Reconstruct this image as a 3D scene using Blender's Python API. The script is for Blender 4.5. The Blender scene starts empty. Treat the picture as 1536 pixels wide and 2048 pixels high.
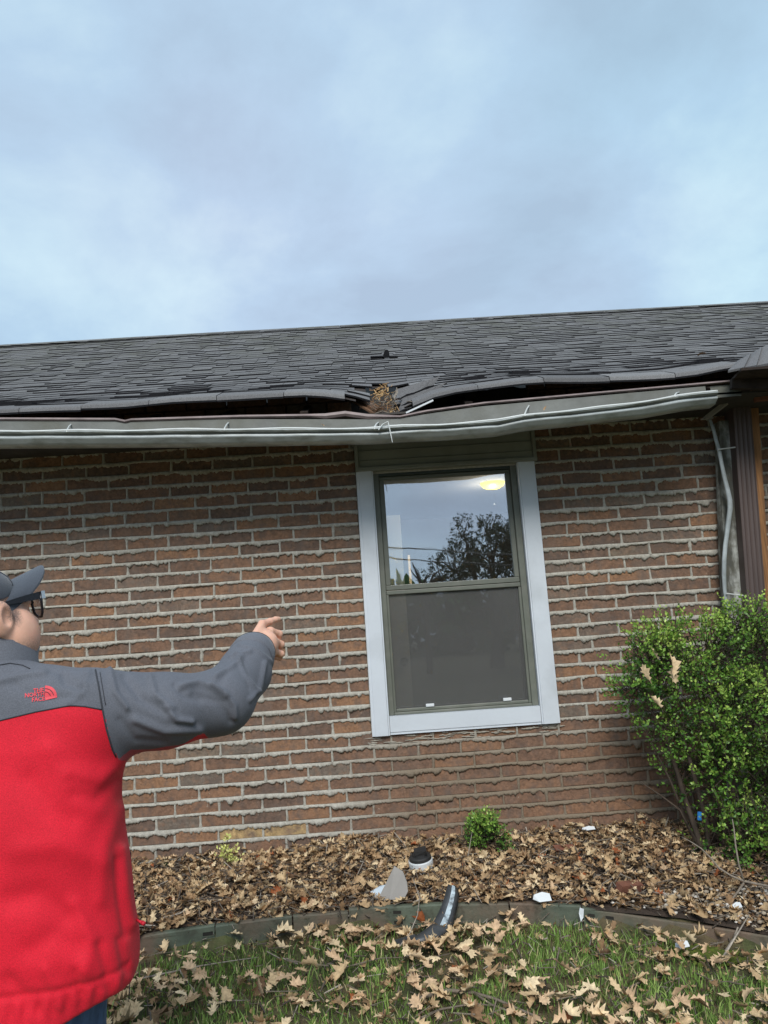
import bpy, bmesh, math, random
import numpy as np
from mathutils import Vector, Matrix, noise
from mathutils.bvhtree import BVHTree
rnd = random.Random(7)
NR = np.random.RandomState(11)
S = bpy.context.scene
COL = S.collection
rad = math.radians

# ------------------------------------------------------------------ camera
CZ = 1.45
CR = Vector((0.99762875, -0.01704137, -0.06668189)).normalized()
CU = Vector((0.06313896, -0.15900066, 0.98525746)).normalized()
CF = Vector((0.0273926, 0.98713139, 0.15754765)).normalized()
cam_d = bpy.data.cameras.new('camera'); cam = bpy.data.objects.new('camera', cam_d); COL.objects.link(cam)
m = Matrix.Identity(4)
for i in range(3):
    m[i][0] = CR[i]; m[i][1] = CU[i]; m[i][2] = -CF[i]
m[2][3] = CZ
cam.matrix_world = m
cam_d.sensor_fit = 'VERTICAL'; cam_d.sensor_height = 36; cam_d.lens = 36 * 1538 / 2048
cam_d.clip_start = .05; cam_d.clip_end = 800
S.camera = cam

# ------------------------------------------------------------------ world, sun, exposure
SUN_EL, SUN_AZ = 42, 183          # azimuth measured from +Y clockwise
wd = bpy.data.worlds.new('World'); S.world = wd; wd.use_nodes = True
nt = wd.node_tree; nt.nodes.clear()
def N(nt, t, **k):
    n = nt.nodes.new(t)
    for a, b in k.items():
        if a == 'inp':
            for i, v in b.items(): n.inputs[i].default_value = v
        else: setattr(n, a, b)
    return n
out = N(nt, 'ShaderNodeOutputWorld'); bg = N(nt, 'ShaderNodeBackground')
sky = N(nt, 'ShaderNodeTexSky', sky_type='NISHITA', sun_disc=False)
sky.sun_elevation = rad(SUN_EL); sky.sun_rotation = rad(SUN_AZ)
bg.inputs['Strength'].default_value = .1
tc = N(nt, 'ShaderNodeTexCoord')
sep = N(nt, 'ShaderNodeSeparateXYZ'); nt.links.new(tc.outputs['Generated'], sep.inputs[0])
mx = N(nt, 'ShaderNodeMath', operation='MAXIMUM', inp={1: 0.0}); nt.links.new(sep.outputs['Z'], mx.inputs[0])
ad = N(nt, 'ShaderNodeMath', operation='ADD', inp={1: .35}); nt.links.new(mx.outputs[0], ad.inputs[0])
dv = N(nt, 'ShaderNodeVectorMath', operation='DIVIDE'); nt.links.new(tc.outputs['Generated'], dv.inputs[0])
cb = N(nt, 'ShaderNodeCombineXYZ')
for i in range(3): nt.links.new(ad.outputs[0], cb.inputs[i])
nt.links.new(cb.outputs[0], dv.inputs[1])
mp = N(nt, 'ShaderNodeMapping'); mp.inputs['Location'].default_value = (2.45, 1.1, .4); mp.inputs['Scale'].default_value = (1, 1, 1); nt.links.new(dv.outputs[0], mp.inputs[0])
n1 = N(nt, 'ShaderNodeTexNoise', inp={'Scale': 2.1, 'Detail': 8.0, 'Roughness': .56, 'Distortion': .2}); nt.links.new(mp.outputs[0], n1.inputs['Vector'])
n2 = N(nt, 'ShaderNodeTexNoise', inp={'Scale': .9, 'Detail': 3.0, 'Roughness': .5}); nt.links.new(mp.outputs[0], n2.inputs['Vector'])
cr = N(nt, 'ShaderNodeValToRGB'); e = cr.color_ramp.elements
e[0].position = .36; e[0].color = (2.42, 3.12, 3.95, 1)
e[1].position = .68; e[1].color = (3.75, 4.72, 5.25, 1)
x = e.new(.5); x.color = (2.80, 3.70, 4.65, 1)
nt.links.new(n1.outputs['Fac'], cr.inputs[0])
cr2 = N(nt, 'ShaderNodeValToRGB'); e = cr2.color_ramp.elements
e[0].position = .35; e[0].color = (.92, 1.0, 1.0, 1); e[1].position = .65; e[1].color = (1.06, .98, 1.0, 1)
nt.links.new(n2.outputs['Fac'], cr2.inputs[0])
mu = N(nt, 'ShaderNodeMix', data_type='RGBA', blend_type='MULTIPLY'); mu.inputs[0].default_value = 1
nt.links.new(cr.outputs[0], mu.inputs[6]); nt.links.new(cr2.outputs[0], mu.inputs[7])
mix = N(nt, 'ShaderNodeMix', data_type='RGBA'); mix.inputs[0].default_value = .94
nt.links.new(sky.outputs[0], mix.inputs[6]); nt.links.new(mu.outputs[2], mix.inputs[7])
nt.links.new(mix.outputs[2], bg.inputs['Color']); nt.links.new(bg.outputs[0], out.inputs[0])
sd = bpy.data.lights.new('sun', 'SUN'); sd.energy = 1.5; sd.angle = rad(24); sd.color = (1, .97, .92)
sun = bpy.data.objects.new('sun', sd); COL.objects.link(sun)
sdir = Vector((math.sin(rad(SUN_AZ)) * math.cos(rad(SUN_EL)), math.cos(rad(SUN_AZ)) * math.cos(rad(SUN_EL)), math.sin(rad(SUN_EL))))
sun.rotation_euler = sdir.to_track_quat('Z', 'Y').to_euler()
S.view_settings.view_transform = 'Standard'; S.view_settings.look = 'None'
S.view_settings.exposure = 0.9; S.view_settings.gamma = 1
S.render.engine = 'CYCLES'
S.cycles.max_bounces = 8; S.cycles.transparent_max_bounces = 16

# ------------------------------------------------------------------ helpers
def W(px, py, Y):
    "world point at depth Y seen at photograph position px, py"
    d = CF + CR * ((px - 768) / 1538) - CU * ((py - 1024) / 1538)
    t = Y / d.y
    return Vector((d.x * t, Y, CZ + d.z * t))
def Wm(px, py, Y, Yg=4.10):
    "the same for a thing seen mirrored in the window glass at depth Yg"
    d = CF + CR * ((px - 768) / 1538) - CU * ((py - 1024) / 1538)
    t = (Yg + (Yg - Y)) / d.y
    return Vector((d.x * t, Y, CZ + d.z * t))
def proj(v):
    q = Vector(v) - Vector((0, 0, CZ)); w = q.dot(CF)
    return 768 + 1538 * q.dot(CR) / w, 1024 - 1538 * q.dot(CU) / w
def lin(xs, ys):
    xs = np.array(xs, float); ys = np.array(ys, float)
    return lambda x: float(np.interp(x, xs, ys))
def fb(x, y=0., z=0., o=3):
    s = 0; a = 1
    for i in range(o):
        s += a * noise.noise(Vector((x, y, z))); x *= 2.1; y *= 2.1; z *= 2.1; a *= .5
    return s

def tag(o, label=None, cat=None, group=None, kind=None):
    if label: o['label'] = label
    if cat: o['category'] = cat
    if group: o['group'] = group
    if kind: o['kind'] = kind
    return o
def link(name, me, parent=None, mats=()):
    o = bpy.data.objects.new(name, me); COL.objects.link(o)
    for mm in (mats if isinstance(mats, (list, tuple)) else [mats]): me.materials.append(mm)
    if parent: o.parent = parent
    return o
def empty(name, loc=(0, 0, 0), label=None, cat=None, group=None, kind=None):
    o = bpy.data.objects.new(name, None); COL.objects.link(o); o.location = loc; o.empty_display_size = .1
    return tag(o, label, cat, group, kind)
def place(root, loc):
    "move an Empty to loc keeping its children where they stand"
    loc = Vector(loc); root.location = loc
    for c in root.children: c.location = c.location - loc

class MB:
    def __init__(s): s.v = []; s.f = []; s.m = []; s.t = []
    def add(s, vs, fs, mat=0, tone=.5):
        b = len(s.v); s.v += [tuple(p) for p in vs]
        for f in fs: s.f.append([b + i for i in f]); s.m.append(mat); s.t.append(tone)
    def box(s, lo, hi, mat=0, tone=.5, jit=0):
        x0, y0, z0 = lo; x1, y1, z1 = hi
        vs = [(x0, y0, z0), (x1, y0, z0), (x1, y1, z0), (x0, y1, z0), (x0, y0, z1), (x1, y0, z1), (x1, y1, z1), (x0, y1, z1)]
        if jit: vs = [tuple(c + rnd.uniform(-jit, jit) for c in p) for p in vs]
        s.add(vs, [(3, 2, 1, 0), (4, 5, 6, 7), (0, 1, 5, 4), (1, 2, 6, 5), (2, 3, 7, 6), (3, 0, 4, 7)], mat, tone)
    def bar(s, a, b, w, h, up=(0, 0, 1), mat=0, tone=.5):
        a = Vector(a); b = Vector(b); d = (b - a).normalized(); sd = d.cross(Vector(up)).normalized(); u = sd.cross(d)
        vs = []
        for p in (a, b):
            for i, j in ((-1, -1), (1, -1), (1, 1), (-1, 1)): vs.append(p + sd * (i * w / 2) + u * (j * h / 2))
        s.add(vs, [(3, 2, 1, 0), (4, 5, 6, 7), (0, 1, 5, 4), (1, 2, 6, 5), (2, 3, 7, 6), (3, 0, 4, 7)], mat, tone)
    def tube(s, pts, r, n=6, mat=0, tone=.5, flat=1.0, closed=False):
        pts = [Vector(p) for p in pts]; rr = r if isinstance(r, (list, tuple)) else [r] * len(pts)
        rings = []; pu = None
        for i, p in enumerate(pts):
            d = (pts[min(i + 1, len(pts) - 1)] - pts[max(i - 1, 0)]).normalized()
            if pu is None:
                pu = Vector((0, 0, 1)) if abs(d.z) < .9 else Vector((0, 1, 0))
            sd = d.cross(pu).normalized(); u = sd.cross(d).normalized(); pu = u
            rings.append([p + sd * (math.cos(a) * rr[i]) + u * (math.sin(a) * rr[i] * flat) for a in [2 * math.pi * k / n for k in range(n)]])
        vs = [q for rg in rings for q in rg]; fs = []
        for i in range(len(pts) - 1):
            for k in range(n):
                k2 = (k + 1) % n; fs.append((i * n + k, i * n + k2, (i + 1) * n + k2, (i + 1) * n + k))
        fs.append(tuple(range(n - 1, -1, -1))); fs.append(tuple((len(pts) - 1) * n + k for k in range(n)))
        s.add(vs, fs, mat, tone)
    def grid(s, P, mat=0, tone=.5):
        "P: rows of equally many points"
        n = len(P[0]); vs = [q for r in P for q in r]; fs = []
        for i in range(len(P) - 1):
            for j in range(n - 1): fs.append((i * n + j, i * n + j + 1, (i + 1) * n + j + 1, (i + 1) * n + j))
        s.add(vs, fs, mat, tone)
    def mesh(s, name, smooth=False):
        me = bpy.data.meshes.new(name); me.from_pydata(s.v, [], s.f)
        me.polygons.foreach_set('material_index', s.m)
        a = me.attributes.new('tone', 'FLOAT', 'FACE'); a.data.foreach_set('value', s.t)
        if smooth: me.polygons.foreach_set('use_smooth', [True] * len(s.f))
        me.update(); return me
    def build(s, name, mats, parent=None, smooth=False, kind=None):
        o = link(name, s.mesh(name, smooth), parent, mats)
        if kind: o['kind'] = kind
        return o
def np_mesh(name, V, F, tone=None, smooth=False):
    V = np.asarray(V, np.float32); F = np.asarray(F, np.int32); k = F.shape[1]
    me = bpy.data.meshes.new(name)
    me.vertices.add(len(V)); me.vertices.foreach_set('co', V.ravel())
    me.loops.add(F.size); me.loops.foreach_set('vertex_index', F.ravel())
    me.polygons.add(len(F)); me.polygons.foreach_set('loop_start', np.arange(0, F.size, k, dtype=np.int32))
    me.polygons.foreach_set('loop_total', np.full(len(F), k, np.int32))
    if tone is not None:
        a = me.attributes.new('tone', 'FLOAT', 'FACE'); a.data.foreach_set('value', np.asarray(tone, np.float32))
    if smooth: me.polygons.foreach_set('use_smooth', np.ones(len(F), bool))
    me.update(calc_edges=True); me.validate(); return me

# ------------------------------------------------------------------ materials
def mat(name, col=(.5, .5, .5), rough=.7, ramp=None, ns=20., nd=4., namt=.25, bump=0., bs=60., metal=0., spec=.5, space='pos', stretch=(1, 1, 1), extra=None, sheen=0.):
    m = bpy.data.materials.new(name); m.use_nodes = True; t = m.node_tree; b = t.nodes['Principled BSDF']
    b.inputs['Roughness'].default_value = rough; b.inputs['Metallic'].default_value = metal
    b.inputs['Specular IOR Level'].default_value = spec
    if sheen: b.inputs['Sheen Weight'].default_value = sheen
    if space == 'pos': src = N(t, 'ShaderNodeNewGeometry').outputs['Position']
    else: src = N(t, 'ShaderNodeTexCoord').outputs['Object']
    mp = N(t, 'ShaderNodeMapping'); mp.inputs['Scale'].default_value = stretch; t.links.new(src, mp.inputs[0]); vec = mp.outputs[0]
    if ramp:
        at = N(t, 'ShaderNodeAttribute', attribute_name='tone')
        r = N(t, 'ShaderNodeValToRGB'); el = r.color_ramp.elements
        el[0].position = ramp[0][0]; el[0].color = (*ramp[0][1], 1); el[1].position = ramp[-1][0]; el[1].color = (*ramp[-1][1], 1)
        for p, c in ramp[1:-1]: q = el.new(p); q.color = (*c, 1)
        t.links.new(at.outputs['Fac'], r.inputs[0]); c = r.outputs[0]
    else:
        rg = N(t, 'ShaderNodeRGB'); rg.outputs[0].default_value = (*col, 1); c = rg.outputs[0]
    n = N(t, 'ShaderNodeTexNoise', inp={'Scale': ns, 'Detail': nd, 'Roughness': .6}); t.links.new(vec, n.inputs['Vector'])
    mr = N(t, 'ShaderNodeMapRange', inp={1: .3, 2: .7, 3: 1 - namt, 4: 1 + namt}); t.links.new(n.outputs['Fac'], mr.inputs[0])
    mm = N(t, 'ShaderNodeVectorMath', operation='SCALE'); t.links.new(c, mm.inputs[0]); t.links.new(mr.outputs[0], mm.inputs['Scale'])
    c = mm.outputs[0]
    if extra: c = extra(t, vec, c, b)
    t.links.new(c, b.inputs['Base Color'])
    if bump:
        n3 = N(t, 'ShaderNodeTexNoise', inp={'Scale': bs, 'Detail': 5.0, 'Roughness': .65}); t.links.new(vec, n3.inputs['Vector'])
        bp = N(t, 'ShaderNodeBump', inp={'Strength': 1.0, 'Distance': bump}); t.links.new(n3.outputs['Fac'], bp.inputs['Height'])
        t.links.new(bp.outputs[0], b.inputs['Normal'])
    return m
def blend(t, c, col, noise_scale, lo, hi, vec, detail=4., amount=1., stretch=None):
    if stretch:
        mp = N(t, 'ShaderNodeMapping'); mp.inputs['Scale'].default_value = stretch; t.links.new(vec, mp.inputs[0]); vec = mp.outputs[0]
    n = N(t, 'ShaderNodeTexNoise', inp={'Scale': noise_scale, 'Detail': detail, 'Roughness': .6}); t.links.new(vec, n.inputs['Vector'])
    mr = N(t, 'ShaderNodeMapRange', inp={1: lo, 2: hi, 3: 0., 4: amount}); t.links.new(n.outputs['Fac'], mr.inputs[0])
    x = N(t, 'ShaderNodeMix', data_type='RGBA'); t.links.new(mr.outputs[0], x.inputs[0]); t.links.new(c, x.inputs[6]); x.inputs[7].default_value = (*col, 1)
    return x.outputs[2]
def posmask(t, axis, a, b, prev=None):
    g = N(t, 'ShaderNodeNewGeometry'); s = N(t, 'ShaderNodeSeparateXYZ'); t.links.new(g.outputs['Position'], s.inputs[0])
    mr = N(t, 'ShaderNodeMapRange', inp={1: a, 2: b, 3: 0., 4: 1.}); t.links.new(s.outputs[axis], mr.inputs[0])
    if prev is None: return mr.outputs[0]
    mu = N(t, 'ShaderNodeMath', operation='MULTIPLY'); t.links.new(mr.outputs[0], mu.inputs[0]); t.links.new(prev, mu.inputs[1]); return mu.outputs[0]

def brick_x(t, vec, c, b):
    c = blend(t, c, (.275, .155, .095), 30., .48, .70, vec, 4., .7)           # rusty swirls
    c = blend(t, c, (.12, .088, .072), 16., .5, .68, vec, 6., .75)             # grey-brown soot bands
    c = blend(t, c, (.15, .12, .10), 9., .5, .75, vec, 3., .6, (1., 1., .25))
    c = blend(t, c, (.5, .46, .38), 60., .70, .76, vec, 4., .6)              # mortar flecks
    return c
M = {}
M['brick'] = mat('brick', rough=.9, ramp=[(0, (.078, .052, .041)), (.2, (.130, .085, .062)), (.4, (.175, .102, .067)), (.6, (.215, .120, .073)), (.75, (.27, .145, .078)), (.87, (.155, .124, .100)), (1, (.44, .30, .14))], ns=75, namt=.34, bump=.0035, bs=90, extra=brick_x)
def mortar_x(t, vec, c, b):
    c = blend(t, c, (.30, .27, .22), 20., .5, .7, vec, 4., .6)
    mk = posmask(t, 'X', -.25, .15, posmask(t, 'Z', 1.0, .80))
    x = N(t, 'ShaderNodeMix', data_type='RGBA'); t.links.new(mk, x.inputs[0]); t.links.new(c, x.inputs[6]); x.inputs[7].default_value = (.22, .175, .125, 1)
    return x.outputs[2]
M['mortar'] = mat('mortar', (.42, .40, .345), .95, ns=60, namt=.22, bump=.004, bs=120, extra=mortar_x)
def shingle_x(t, vec, c, b):
    mk = posmask(t, 'Y', 4.6, 8.2)
    n = N(t, 'ShaderNodeTexNoise', inp={'Scale': 3.0, 'Detail': 6.0, 'Roughness': .7}); t.links.new(vec, n.inputs['Vector'])
    mr = N(t, 'ShaderNodeMapRange', inp={1: .42, 2: .62, 3: 0., 4: .75}); t.links.new(n.outputs['Fac'], mr.inputs[0])
    mu = N(t, 'ShaderNodeMath', operation='MULTIPLY'); t.links.new(mk, mu.inputs[0]); t.links.new(mr.outputs[0], mu.inputs[1])
    x = N(t, 'ShaderNodeMix', data_type='RGBA'); t.links.new(mu.outputs[0], x.inputs[0]); t.links.new(c, x.inputs[6]); x.inputs[7].default_value = (.10, .10, .075, 1)
    return blend(t, x.outputs[2], (.22, .21, .21), 400., .62, .75, vec, 2., .6)
M['shingle'] = mat('shingle', rough=.95, ramp=[(0, (.09, .088, .086)), (.5, (.150, .148, .150)), (1, (.22, .217, .215))], ns=260, nd=2, namt=.35, bump=.002, bs=400, extra=shingle_x, spec=.2)
M['shingle_edge'] = mat('asphalt_butt_edge', (.018, .018, .02), .95, ns=80, namt=.3, spec=.1)
def dirty(col, amt=.6, sc=9., lo=.48, hi=.7, st=None):
    return lambda t, vec, c, b: blend(t, c, col, sc, lo, hi, vec, 6., amt, st)
M['gutter'] = mat('gutter_metal', (.41, .45, .45), .38, ns=6, namt=.18, bump=.002, bs=14, spec=.6, extra=dirty((.16, .17, .14), .75, 7., .46, .68, (1, 1, 4)))
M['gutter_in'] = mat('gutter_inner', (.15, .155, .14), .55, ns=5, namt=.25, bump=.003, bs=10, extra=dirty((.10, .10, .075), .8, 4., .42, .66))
M['drip'] = mat('drip_edge_brown', (.22, .165, .155), .5, ns=8, namt=.3, extra=dirty((.08, .05, .045), .8, 5.))
M['dark_wood'] = mat('dark_wood', (.035, .024, .018), .95, ns=12, namt=.5, bump=.003, bs=30)
M['soffit'] = mat('soffit_board', (.05, .045, .04), .9, ns=10, namt=.3)
M['trim'] = mat('window_trim', (.60, .645, .69), .55, ns=2.5, namt=.05, bump=.0008, bs=20, extra=dirty((.42, .45, .47), .5, 4., .5, .75))
M['panel'] = mat('head_panel', (.25, .265, .235), .7, ns=3, namt=.12, extra=dirty((.15, .155, .13), .5, 4.))
M['frame'] = mat('window_frame', (.135, .145, .118), .5, ns=5, namt=.12, extra=dirty((.20, .20, .17), .5, 12.))
M['frame_dark'] = mat('window_track', (.035, .05, .045), .5, ns=5, namt=.2)
M['white'] = mat('white_plastic', (.66, .69, .70), .5, ns=10, namt=.05)
M['door'] = mat('door_paint', (.72, .74, .74), .6, ns=2, namt=.04)
M['room'] = mat('room_wall', (.13, .125, .125), .95, ns=2, namt=.04)
M['brass'] = mat('door_knob', (.12, .10, .08), .3, metal=.8)
def glassmat(name, refl, rough, tint):
    m = bpy.data.materials.new(name); m.use_nodes = True; t = m.node_tree; t.nodes.clear()
    o = N(t, 'ShaderNodeOutputMaterial'); g = N(t, 'ShaderNodeBsdfGlossy', inp={'Roughness': rough, 'Color': (.93, .97, 1, 1)})
    tr = N(t, 'ShaderNodeBsdfTransparent', inp={'Color': (*tint, 1)}); x = N(t, 'ShaderNodeMixShader', inp={0: refl})
    nz = N(t, 'ShaderNodeTexNoise', inp={'Scale': 3.0, 'Detail': 2.0}); bp = N(t, 'ShaderNodeBump', inp={'Strength': .5, 'Distance': .0006})
    t.links.new(nz.outputs['Fac'], bp.inputs['Height']); t.links.new(bp.outputs[0], g.inputs['Normal'])
    t.links.new(tr.outputs[0], x.inputs[1]); t.links.new(g.outputs[0], x.inputs[2]); t.links.new(x.outputs[0], o.inputs[0]); return m
M['glass'] = glassmat('window_glass', .36, .004, (.9, .93, .93))
m = bpy.data.materials.new('insect_screen'); m.use_nodes = True; t = m.node_tree; b = t.nodes['Principled BSDF']
b.inputs['Base Color'].default_value = (.105, .105, .102, 1); b.inputs['Roughness'].default_value = .8
tc_ = N(t, 'ShaderNodeTexCoord'); wv = N(t, 'ShaderNodeTexNoise', inp={'Scale': 4.0, 'Detail': 6.0}); t.links.new(tc_.outputs['Object'], wv.inputs['Vector'])
mr = N(t, 'ShaderNodeMapRange', inp={1: .3, 2: .7, 3: .56, 4: .70}); t.links.new(wv.outputs['Fac'], mr.inputs[0]); t.links.new(mr.outputs[0], b.inputs['Alpha'])
M['screen'] = m
def emit(name, col, st):
    m = bpy.data.materials.new(name); m.use_nodes = True; b = m.node_tree.nodes['Principled BSDF']
    b.inputs['Base Color'].default_value = (*col, 1); b.inputs['Emission Color'].default_value = (*col, 1); b.inputs['Emission Strength'].default_value = st; return m
M['lamp'] = emit('lamp_glow', (1, .66, .03), 1.9)
M['warm'] = emit('warm_reflection', (1, .72, .40), .35)  # weak glow that imitates a reflection of the ceiling lamp
M['post_brown'] = mat('brown_metal_post', (.085, .060, .054), .55, ns=9, namt=.15, stretch=(6, 6, .6))
M['post_white'] = mat('mildewed_board', (.40, .41, .38), .8, ns=20, namt=.2, bump=.002, bs=50, extra=lambda t, vec, c, b: blend(t, blend(t, c, (.045, .045, .035), 7., .42, .56, vec, 8., .92, (1.6, 1.6, .5)), (.10, .095, .07), 22., .45, .6, vec, 5., .6))
M['stud'] = mat('raw_timber', (.30, .145, .055), .75, ns=5, nd=6, namt=.4, stretch=(9, 9, .8), extra=dirty((.09, .045, .02), .7, 5., .5, .68, (5, 5, 1)))
M['conduit'] = mat('bent_grey_metal', (.36, .40, .41), .4, ns=10, namt=.25, extra=dirty((.14, .15, .13), .6, 9.))
M['wire'] = mat('pale_wire', (.60, .62, .60), .4, ns=10, namt=.1)
M['splinter'] = mat('splintered_wood', rough=.85, ramp=[(0, (.10, .05, .03)), (.5, (.36, .20, .09)), (1, (.62, .42, .20))], ns=60, namt=.3, stretch=(1, 1, 3))
M['twig'] = mat('twig_bark', rough=.9, ramp=[(0, (.06, .045, .035)), (.5, (.18, .145, .11)), (1, (.40, .35, .29))], ns=60, namt=.3)
M['leaf_dry'] = mat('dry_leaf', rough=.75, ramp=[(0, (.045, .028, .018)), (.25, (.15, .085, .045)), (.5, (.33, .205, .105)), (.75, (.54, .39, .22)), (.92, (.72, .57, .36)), (1, (.32, .10, .035))], ns=70, namt=.3, spec=.3)
M['soil'] = mat('soil', (.055, .038, .027), 1., ns=20, namt=.5, bump=.02, bs=40)
M['turf'] = mat('turf', (.075, .085, .03), 1., ns=14, namt=.5, bump=.015, bs=60, extra=dirty((.14, .10, .055), .8, 6., .42, .6))
M['grass'] = mat('grass_blade', rough=.6, ramp=[(0, (.06, .11, .02)), (.5, (.16, .27, .055)), (.85, (.28, .38, .10)), (1, (.50, .45, .23))], ns=8, namt=.3, spec=.3)
M['border'] = mat('plastic_border', (.095, .115, .082), .75, ns=12, namt=.25, bump=.003, bs=50, extra=lambda t, vec, c, b: blend(t, blend(t, c, (.16, .108, .075), 3.0, .45, .60, vec, 6., .9), (.05, .045, .03), 18., .55, .7, vec, 5., .7))
M['slot'] = mat('slot_dark', (.02, .018, .014), .9)
M['moss'] = mat('moss', (.10, .13, .015), 1., ns=60, namt=.5, bump=.01, bs=150)
M['pebble'] = mat('pebble', rough=.8, ramp=[(0, (.18, .14, .10)), (.5, (.38, .32, .24)), (1, (.68, .65, .60))], ns=40, namt=.2)
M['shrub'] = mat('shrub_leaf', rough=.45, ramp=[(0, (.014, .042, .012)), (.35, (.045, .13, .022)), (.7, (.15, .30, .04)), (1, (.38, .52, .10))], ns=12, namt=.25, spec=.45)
M['tree_leaf'] = mat('tree_leaf', rough=.8, ramp=[(0, (.015, .018, .012)), (.5, (.045, .055, .032)), (1, (.10, .12, .06))], ns=8)
M['bark'] = mat('shrub_bark', (.075, .055, .04), .95, ns=25, namt=.4, bump=.004, bs=60, stretch=(1, 1, .4))
M['varieg'] = mat('variegated_leaf', rough=.5, ramp=[(0, (.10, .22, .04)), (.5, (.45, .50, .10)), (1, (.75, .74, .30))], ns=30, namt=.2)
M['maple'] = mat('dark_green_leaf', (.02, .10, .028), .5, ns=20, namt=.2)
M['flash_pale'] = mat('pale_grey_metal', (.27, .25, .225), .55, ns=8, namt=.08, extra=dirty((.27, .25, .22), .5, 7.))
M['flash_blue'] = mat('pale_blue_metal', (.62, .70, .76), .5, ns=8, namt=.08)
M['flash_dark'] = mat('dark_flashing', (.055, .06, .065), .45, ns=14, namt=.3, bump=.002, bs=40)
M['flash_streak'] = mat('worn_pale_streak', (.42, .50, .54), .5, ns=45, namt=.35, extra=dirty((.08, .09, .10), .9, 30., .5, .62))
M['rubber'] = mat('black_rubber', (.022, .022, .022), .6, ns=30, namt=.3)
M['brick_red'] = mat('broken_brick', (.19, .075, .045), .95, ns=30, namt=.3, bump=.004, bs=60)
M['blue'] = mat('blue_tag', (.03, .22, .60), .5)

# ------------------------------------------------------------------ the lie of the land
YW = 4.061                                                       # outer face of the brick wall
def zw(v): return v + CZ
_by = lin([-6, -1.6, -1.0, -.4, .1, .5, .8, 1.15, 1.5, 2.2, 6], [3.1, 3.14, 3.20, 3.27, 3.31, 3.31, 3.30, 3.24, 3.16, 3.02, 2.8])
_bz = {}
_bx = []; _bt = []
for px, py, Yb in [(273, 1909, 3.20), (420, 1889, 3.24), (560, 1872, 3.28), (732, 1855, 3.31), (900, 1852, 3.31), (1031, 1845, 3.30), (1153, 1853, 3.28), (1384, 1879, 3.19), (1536, 1909, 3.14)]:
    q = W(px, py, Yb); _bx.append(q.x); _bt.append(q.z)
_bxx = [-6] + _bx + [3.2, 6]; _btt = [_bt[0] - .03] + _bt + [_bt[-1] - .12, _bt[-1] - .2]
bzf = lin(_bxx, _btt)
_mound = [(-.62, 3.62, .16, .05), (-.15, 3.93, .22, .05), (.35, 3.5, .3, .02), (1.2, 3.7, .35, .03)]
def ground(x, y, rough=True):
    yb = _by(x); zb = bzf(x)
    if y <= yb:
        z = zb - .012 - (zb - .0) * min(1, (yb - y) / 3.3) if y > -.2 else -.02 * (-.2 - y) * .2
        if y > -.2: pass
        z = max(z, -2)
    else:
        f = min(1, (yb + .02 - y) / (yb - YW)) if y > yb + .02 else 0
        f = min(1., max(0., (y - yb) / (YW - yb)))
        zt = zb + .045
        z = zt + (zw(-1.045) - zt) * (f ** .8)
        for mx_, my_, r, h in _mound: z += h * math.exp(-((x - mx_) ** 2 + (y - my_) ** 2) / r ** 2)
    if rough: z += .008 * fb(x * 3, y * 3, 1.3)
    return z

# ------------------------------------------------------------------ ground
mb = MB()
xs = [-80, -40, -20, -10, -6] + list(np.arange(-4, 4.01, .08)) + [6, 10, 20, 40, 80]
ys = [-90, -60, -40, -20, -10, -5, -2] + list(np.arange(-.2, 4.3, .05))
mb.grid([[(x, y, ground(x, y) - .004) for x in xs] for y in ys])
o = mb.build('ground', M['turf'], smooth=True); tag(o, kind='structure')
# soil of the planting bed, a sheet just above
mb = MB()
xs = list(np.arange(-4, 4.01, .06))
mb.grid([[(x, _by(x) + f * (4.25 - _by(x)), ground(x, _by(x) + .012 + f * (4.25 - _by(x) - .012)) + .004) for x in xs] for f in np.linspace(0, 1, 22)])
o = mb.build('bed_soil', M['soil'], smooth=True); tag(o, kind='structure')

# ------------------------------------------------------------------ the house
house = empty('brick_house', (0, YW, zw(-1.045)), 'low brown brick house with weeping mortar and a storm damaged grey shingle roof', 'house')
HP = Vector(house.location)
def hp(o):                         # keep a part where it stands although its parent is offset
    o.location = Vector(o.location) - HP; return o
X0, X1 = -6.2, 6.2
CH = .0677; Z0 = zw(1.0039); MOD = .21983
WXL, WXR, WZB = -.026, .943, zw(-.506)
wall = empty('brick_wall'); wall.parent = house; hp(wall)
mb = MB()                         # mortar backing, leaves the window opening free
yb_ = YW + .009
def wallquad(x0, x1, z0, z1, mat_=0):
    mb.add([(x0, yb_, z0), (x1, yb_, z0), (x1, yb_, z1), (x0, yb_, z1)], [(0, 1, 2, 3)], mat_)
wallquad(X0, WXL + .02, -.3, zw(1.066)); wallquad(WXR - .02, X1, -.3, zw(1.066)); wallquad(WXL + .02, WXR - .02, -.3, WZB + .01); wallquad(WXL + .02, WXR - .02, zw(.86), zw(1.066))
mb.build('mortar_backing', M['mortar'], wall)
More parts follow.
